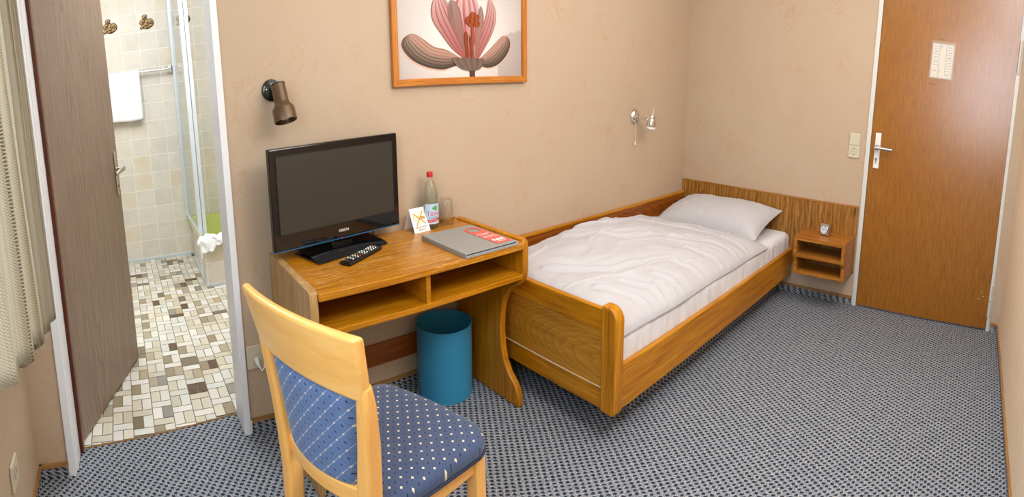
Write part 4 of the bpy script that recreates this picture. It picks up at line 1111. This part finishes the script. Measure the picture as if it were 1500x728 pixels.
def sub(root, part, *names):
    ps = [c for c in root.children if c.name.split('.')[0] == part]
    for c in list(root.children):
        if c.name.split('.')[0] in names: c.parent = ps[0]
sub(rd, 'door_handle', 'handle_rose'); sub(rd, 'handle_plate', 'lock_cylinder'); sub(bd, 'handle_plate', 'keyhole')
sub(pw, 'pillowcase', 'tag'); sub(ck, 'dial', 'clock_hands'); sub(ck, 'case', 'feet'); sub(bed, 'footboard_panel', 'panel_seam')
sub(bed, 'headboard', 'headboard_edge'); sub(bed, 'wall_board', 'wall_board_cap')
sub(tv, 'screen', 'screen_frame'); sub(tv, 'casing', 'maker_lettering', 'power_light', 'bottom_strip'); sub(rc, 'body', 'button', 'front_trim')
sub(bt, 'label', 'label_print'); sub(tc_, 'card_sheet', 'card_print'); sub(hg, 'card_sheet', 'lettering', 'emblem_print'); sub(sg, 'sheet', 'plan_lines')
sub(ch, 'seat', 'seat_piping'); sub(sc, 'wall_plate', 'screw'); sub(sc, 'lamp_shade', 'bulb', 'shade_cap'); sub(rl, 'lamp_shade', 'glass_ring', 'lamp_knob'); sub(rl, 'pull_cord', 'cord_knob')
sub(sw, 'socket_recess', 'pin_hole', 'earth_clip'); sub(so2, 'socket_recess', 'pin_hole'); sub(so1, 'plug', 'cable'); sub(tb, 'tile_panel', 'base_joint')

# ------------------------------------------------------------------ lights
def area(name, loc, target, sx, sy, power, col=(1, 1, 1)):
    l = bpy.data.lights.new(name, 'AREA'); l.shape = 'RECTANGLE'; l.size = sx; l.size_y = sy; l.energy = power; l.color = col
    o = bpy.data.objects.new(name, l); COL.objects.link(o); o.location = loc
    o.rotation_euler = (Vector(target) - Vector(loc)).to_track_quat('-Z', 'Y').to_euler()
    return o
area('window_daylight', (XL - .30, -1.45, 1.65), (-1.6, -.9, .5), 1.9, 1.5, 135, (.74, .87, 1.0))
area('ceiling_fill', (-1.9, -1.25, 2.54), (-1.9, -1.25, 0), 2.6, 1.6, 28, (1.0, .97, .94))  # added soft fill under the ceiling, no visible fixture
area('bathroom_fill', (-3.5, 1.15, 2.55), (-3.5, 1.3, 0), 1.4, 1.5, 60, (.93, .97, 1.0))  # unseen ceiling light added to stand in for the bathroom's daylight
area('near_wall_fill', (-1.9, -2.25, 2.35), (-1.5, -.5, .3), 1.8, .5, 36, (1.0, .97, .94))  # added fill high by the near wall, brightens surfaces facing it; no fixture
wd = bpy.data.worlds.new('daylight'); wd.use_nodes = True; SC.world = wd
bg = wd.node_tree.nodes['Background']; sky = wd.node_tree.nodes.new('ShaderNodeTexSky'); sky.sky_type = 'NISHITA'; sky.sun_elevation = math.radians(35); sky.sun_rotation = math.radians(150); sky.sun_disc = False
wd.node_tree.links.new(sky.outputs[0], bg.inputs[0]); bg.inputs[1].default_value = .25

# ------------------------------------------------------------------ camera (wide cylindrical projection, as in the stitched photograph)
f, k, cx, cy = 806.57439, 1.1, 749.991, 259.0978
cd = bpy.data.cameras.new('camera'); cd.type = 'PANO'; cd.panorama_type = 'CENTRAL_CYLINDRICAL'
cd.central_cylindrical_range_u_min = -cx / f; cd.central_cylindrical_range_u_max = (1500 - cx) / f
cd.central_cylindrical_range_v_min = (cy - 728) / f / k; cd.central_cylindrical_range_v_max = cy / f / k
cd.central_cylindrical_radius = 1.0
cd.clip_start = .02
yaw, pitch, roll = .71368, -.17531, -.00437
fw = Vector((math.sin(yaw) * math.cos(pitch), math.cos(yaw) * math.cos(pitch), math.sin(pitch)))
rt = Vector((math.cos(yaw), -math.sin(yaw), 0)); up = rt.cross(fw)
r_ = rt * math.cos(roll) + up * math.sin(roll); u_ = -rt * math.sin(roll) + up * math.cos(roll)
co = bpy.data.objects.new('camera', cd); COL.objects.link(co)
co.matrix_world = Matrix(((r_.x, u_.x, -fw.x, -3.75177), (r_.y, u_.y, -fw.y, -2.25114), (r_.z, u_.z, -fw.z, 1.41027), (0, 0, 0, 1)))
SC.camera = co
SC.view_settings.view_transform = 'Standard'
SC.view_settings.look = 'None'
SC.view_settings.exposure = 0.0
SC.cycles.use_denoising = True
SC.cycles.max_bounces = 10
SC.cycles.caustics_reflective = False; SC.cycles.caustics_refractive = False
SC.cycles.sample_clamp_indirect = 6
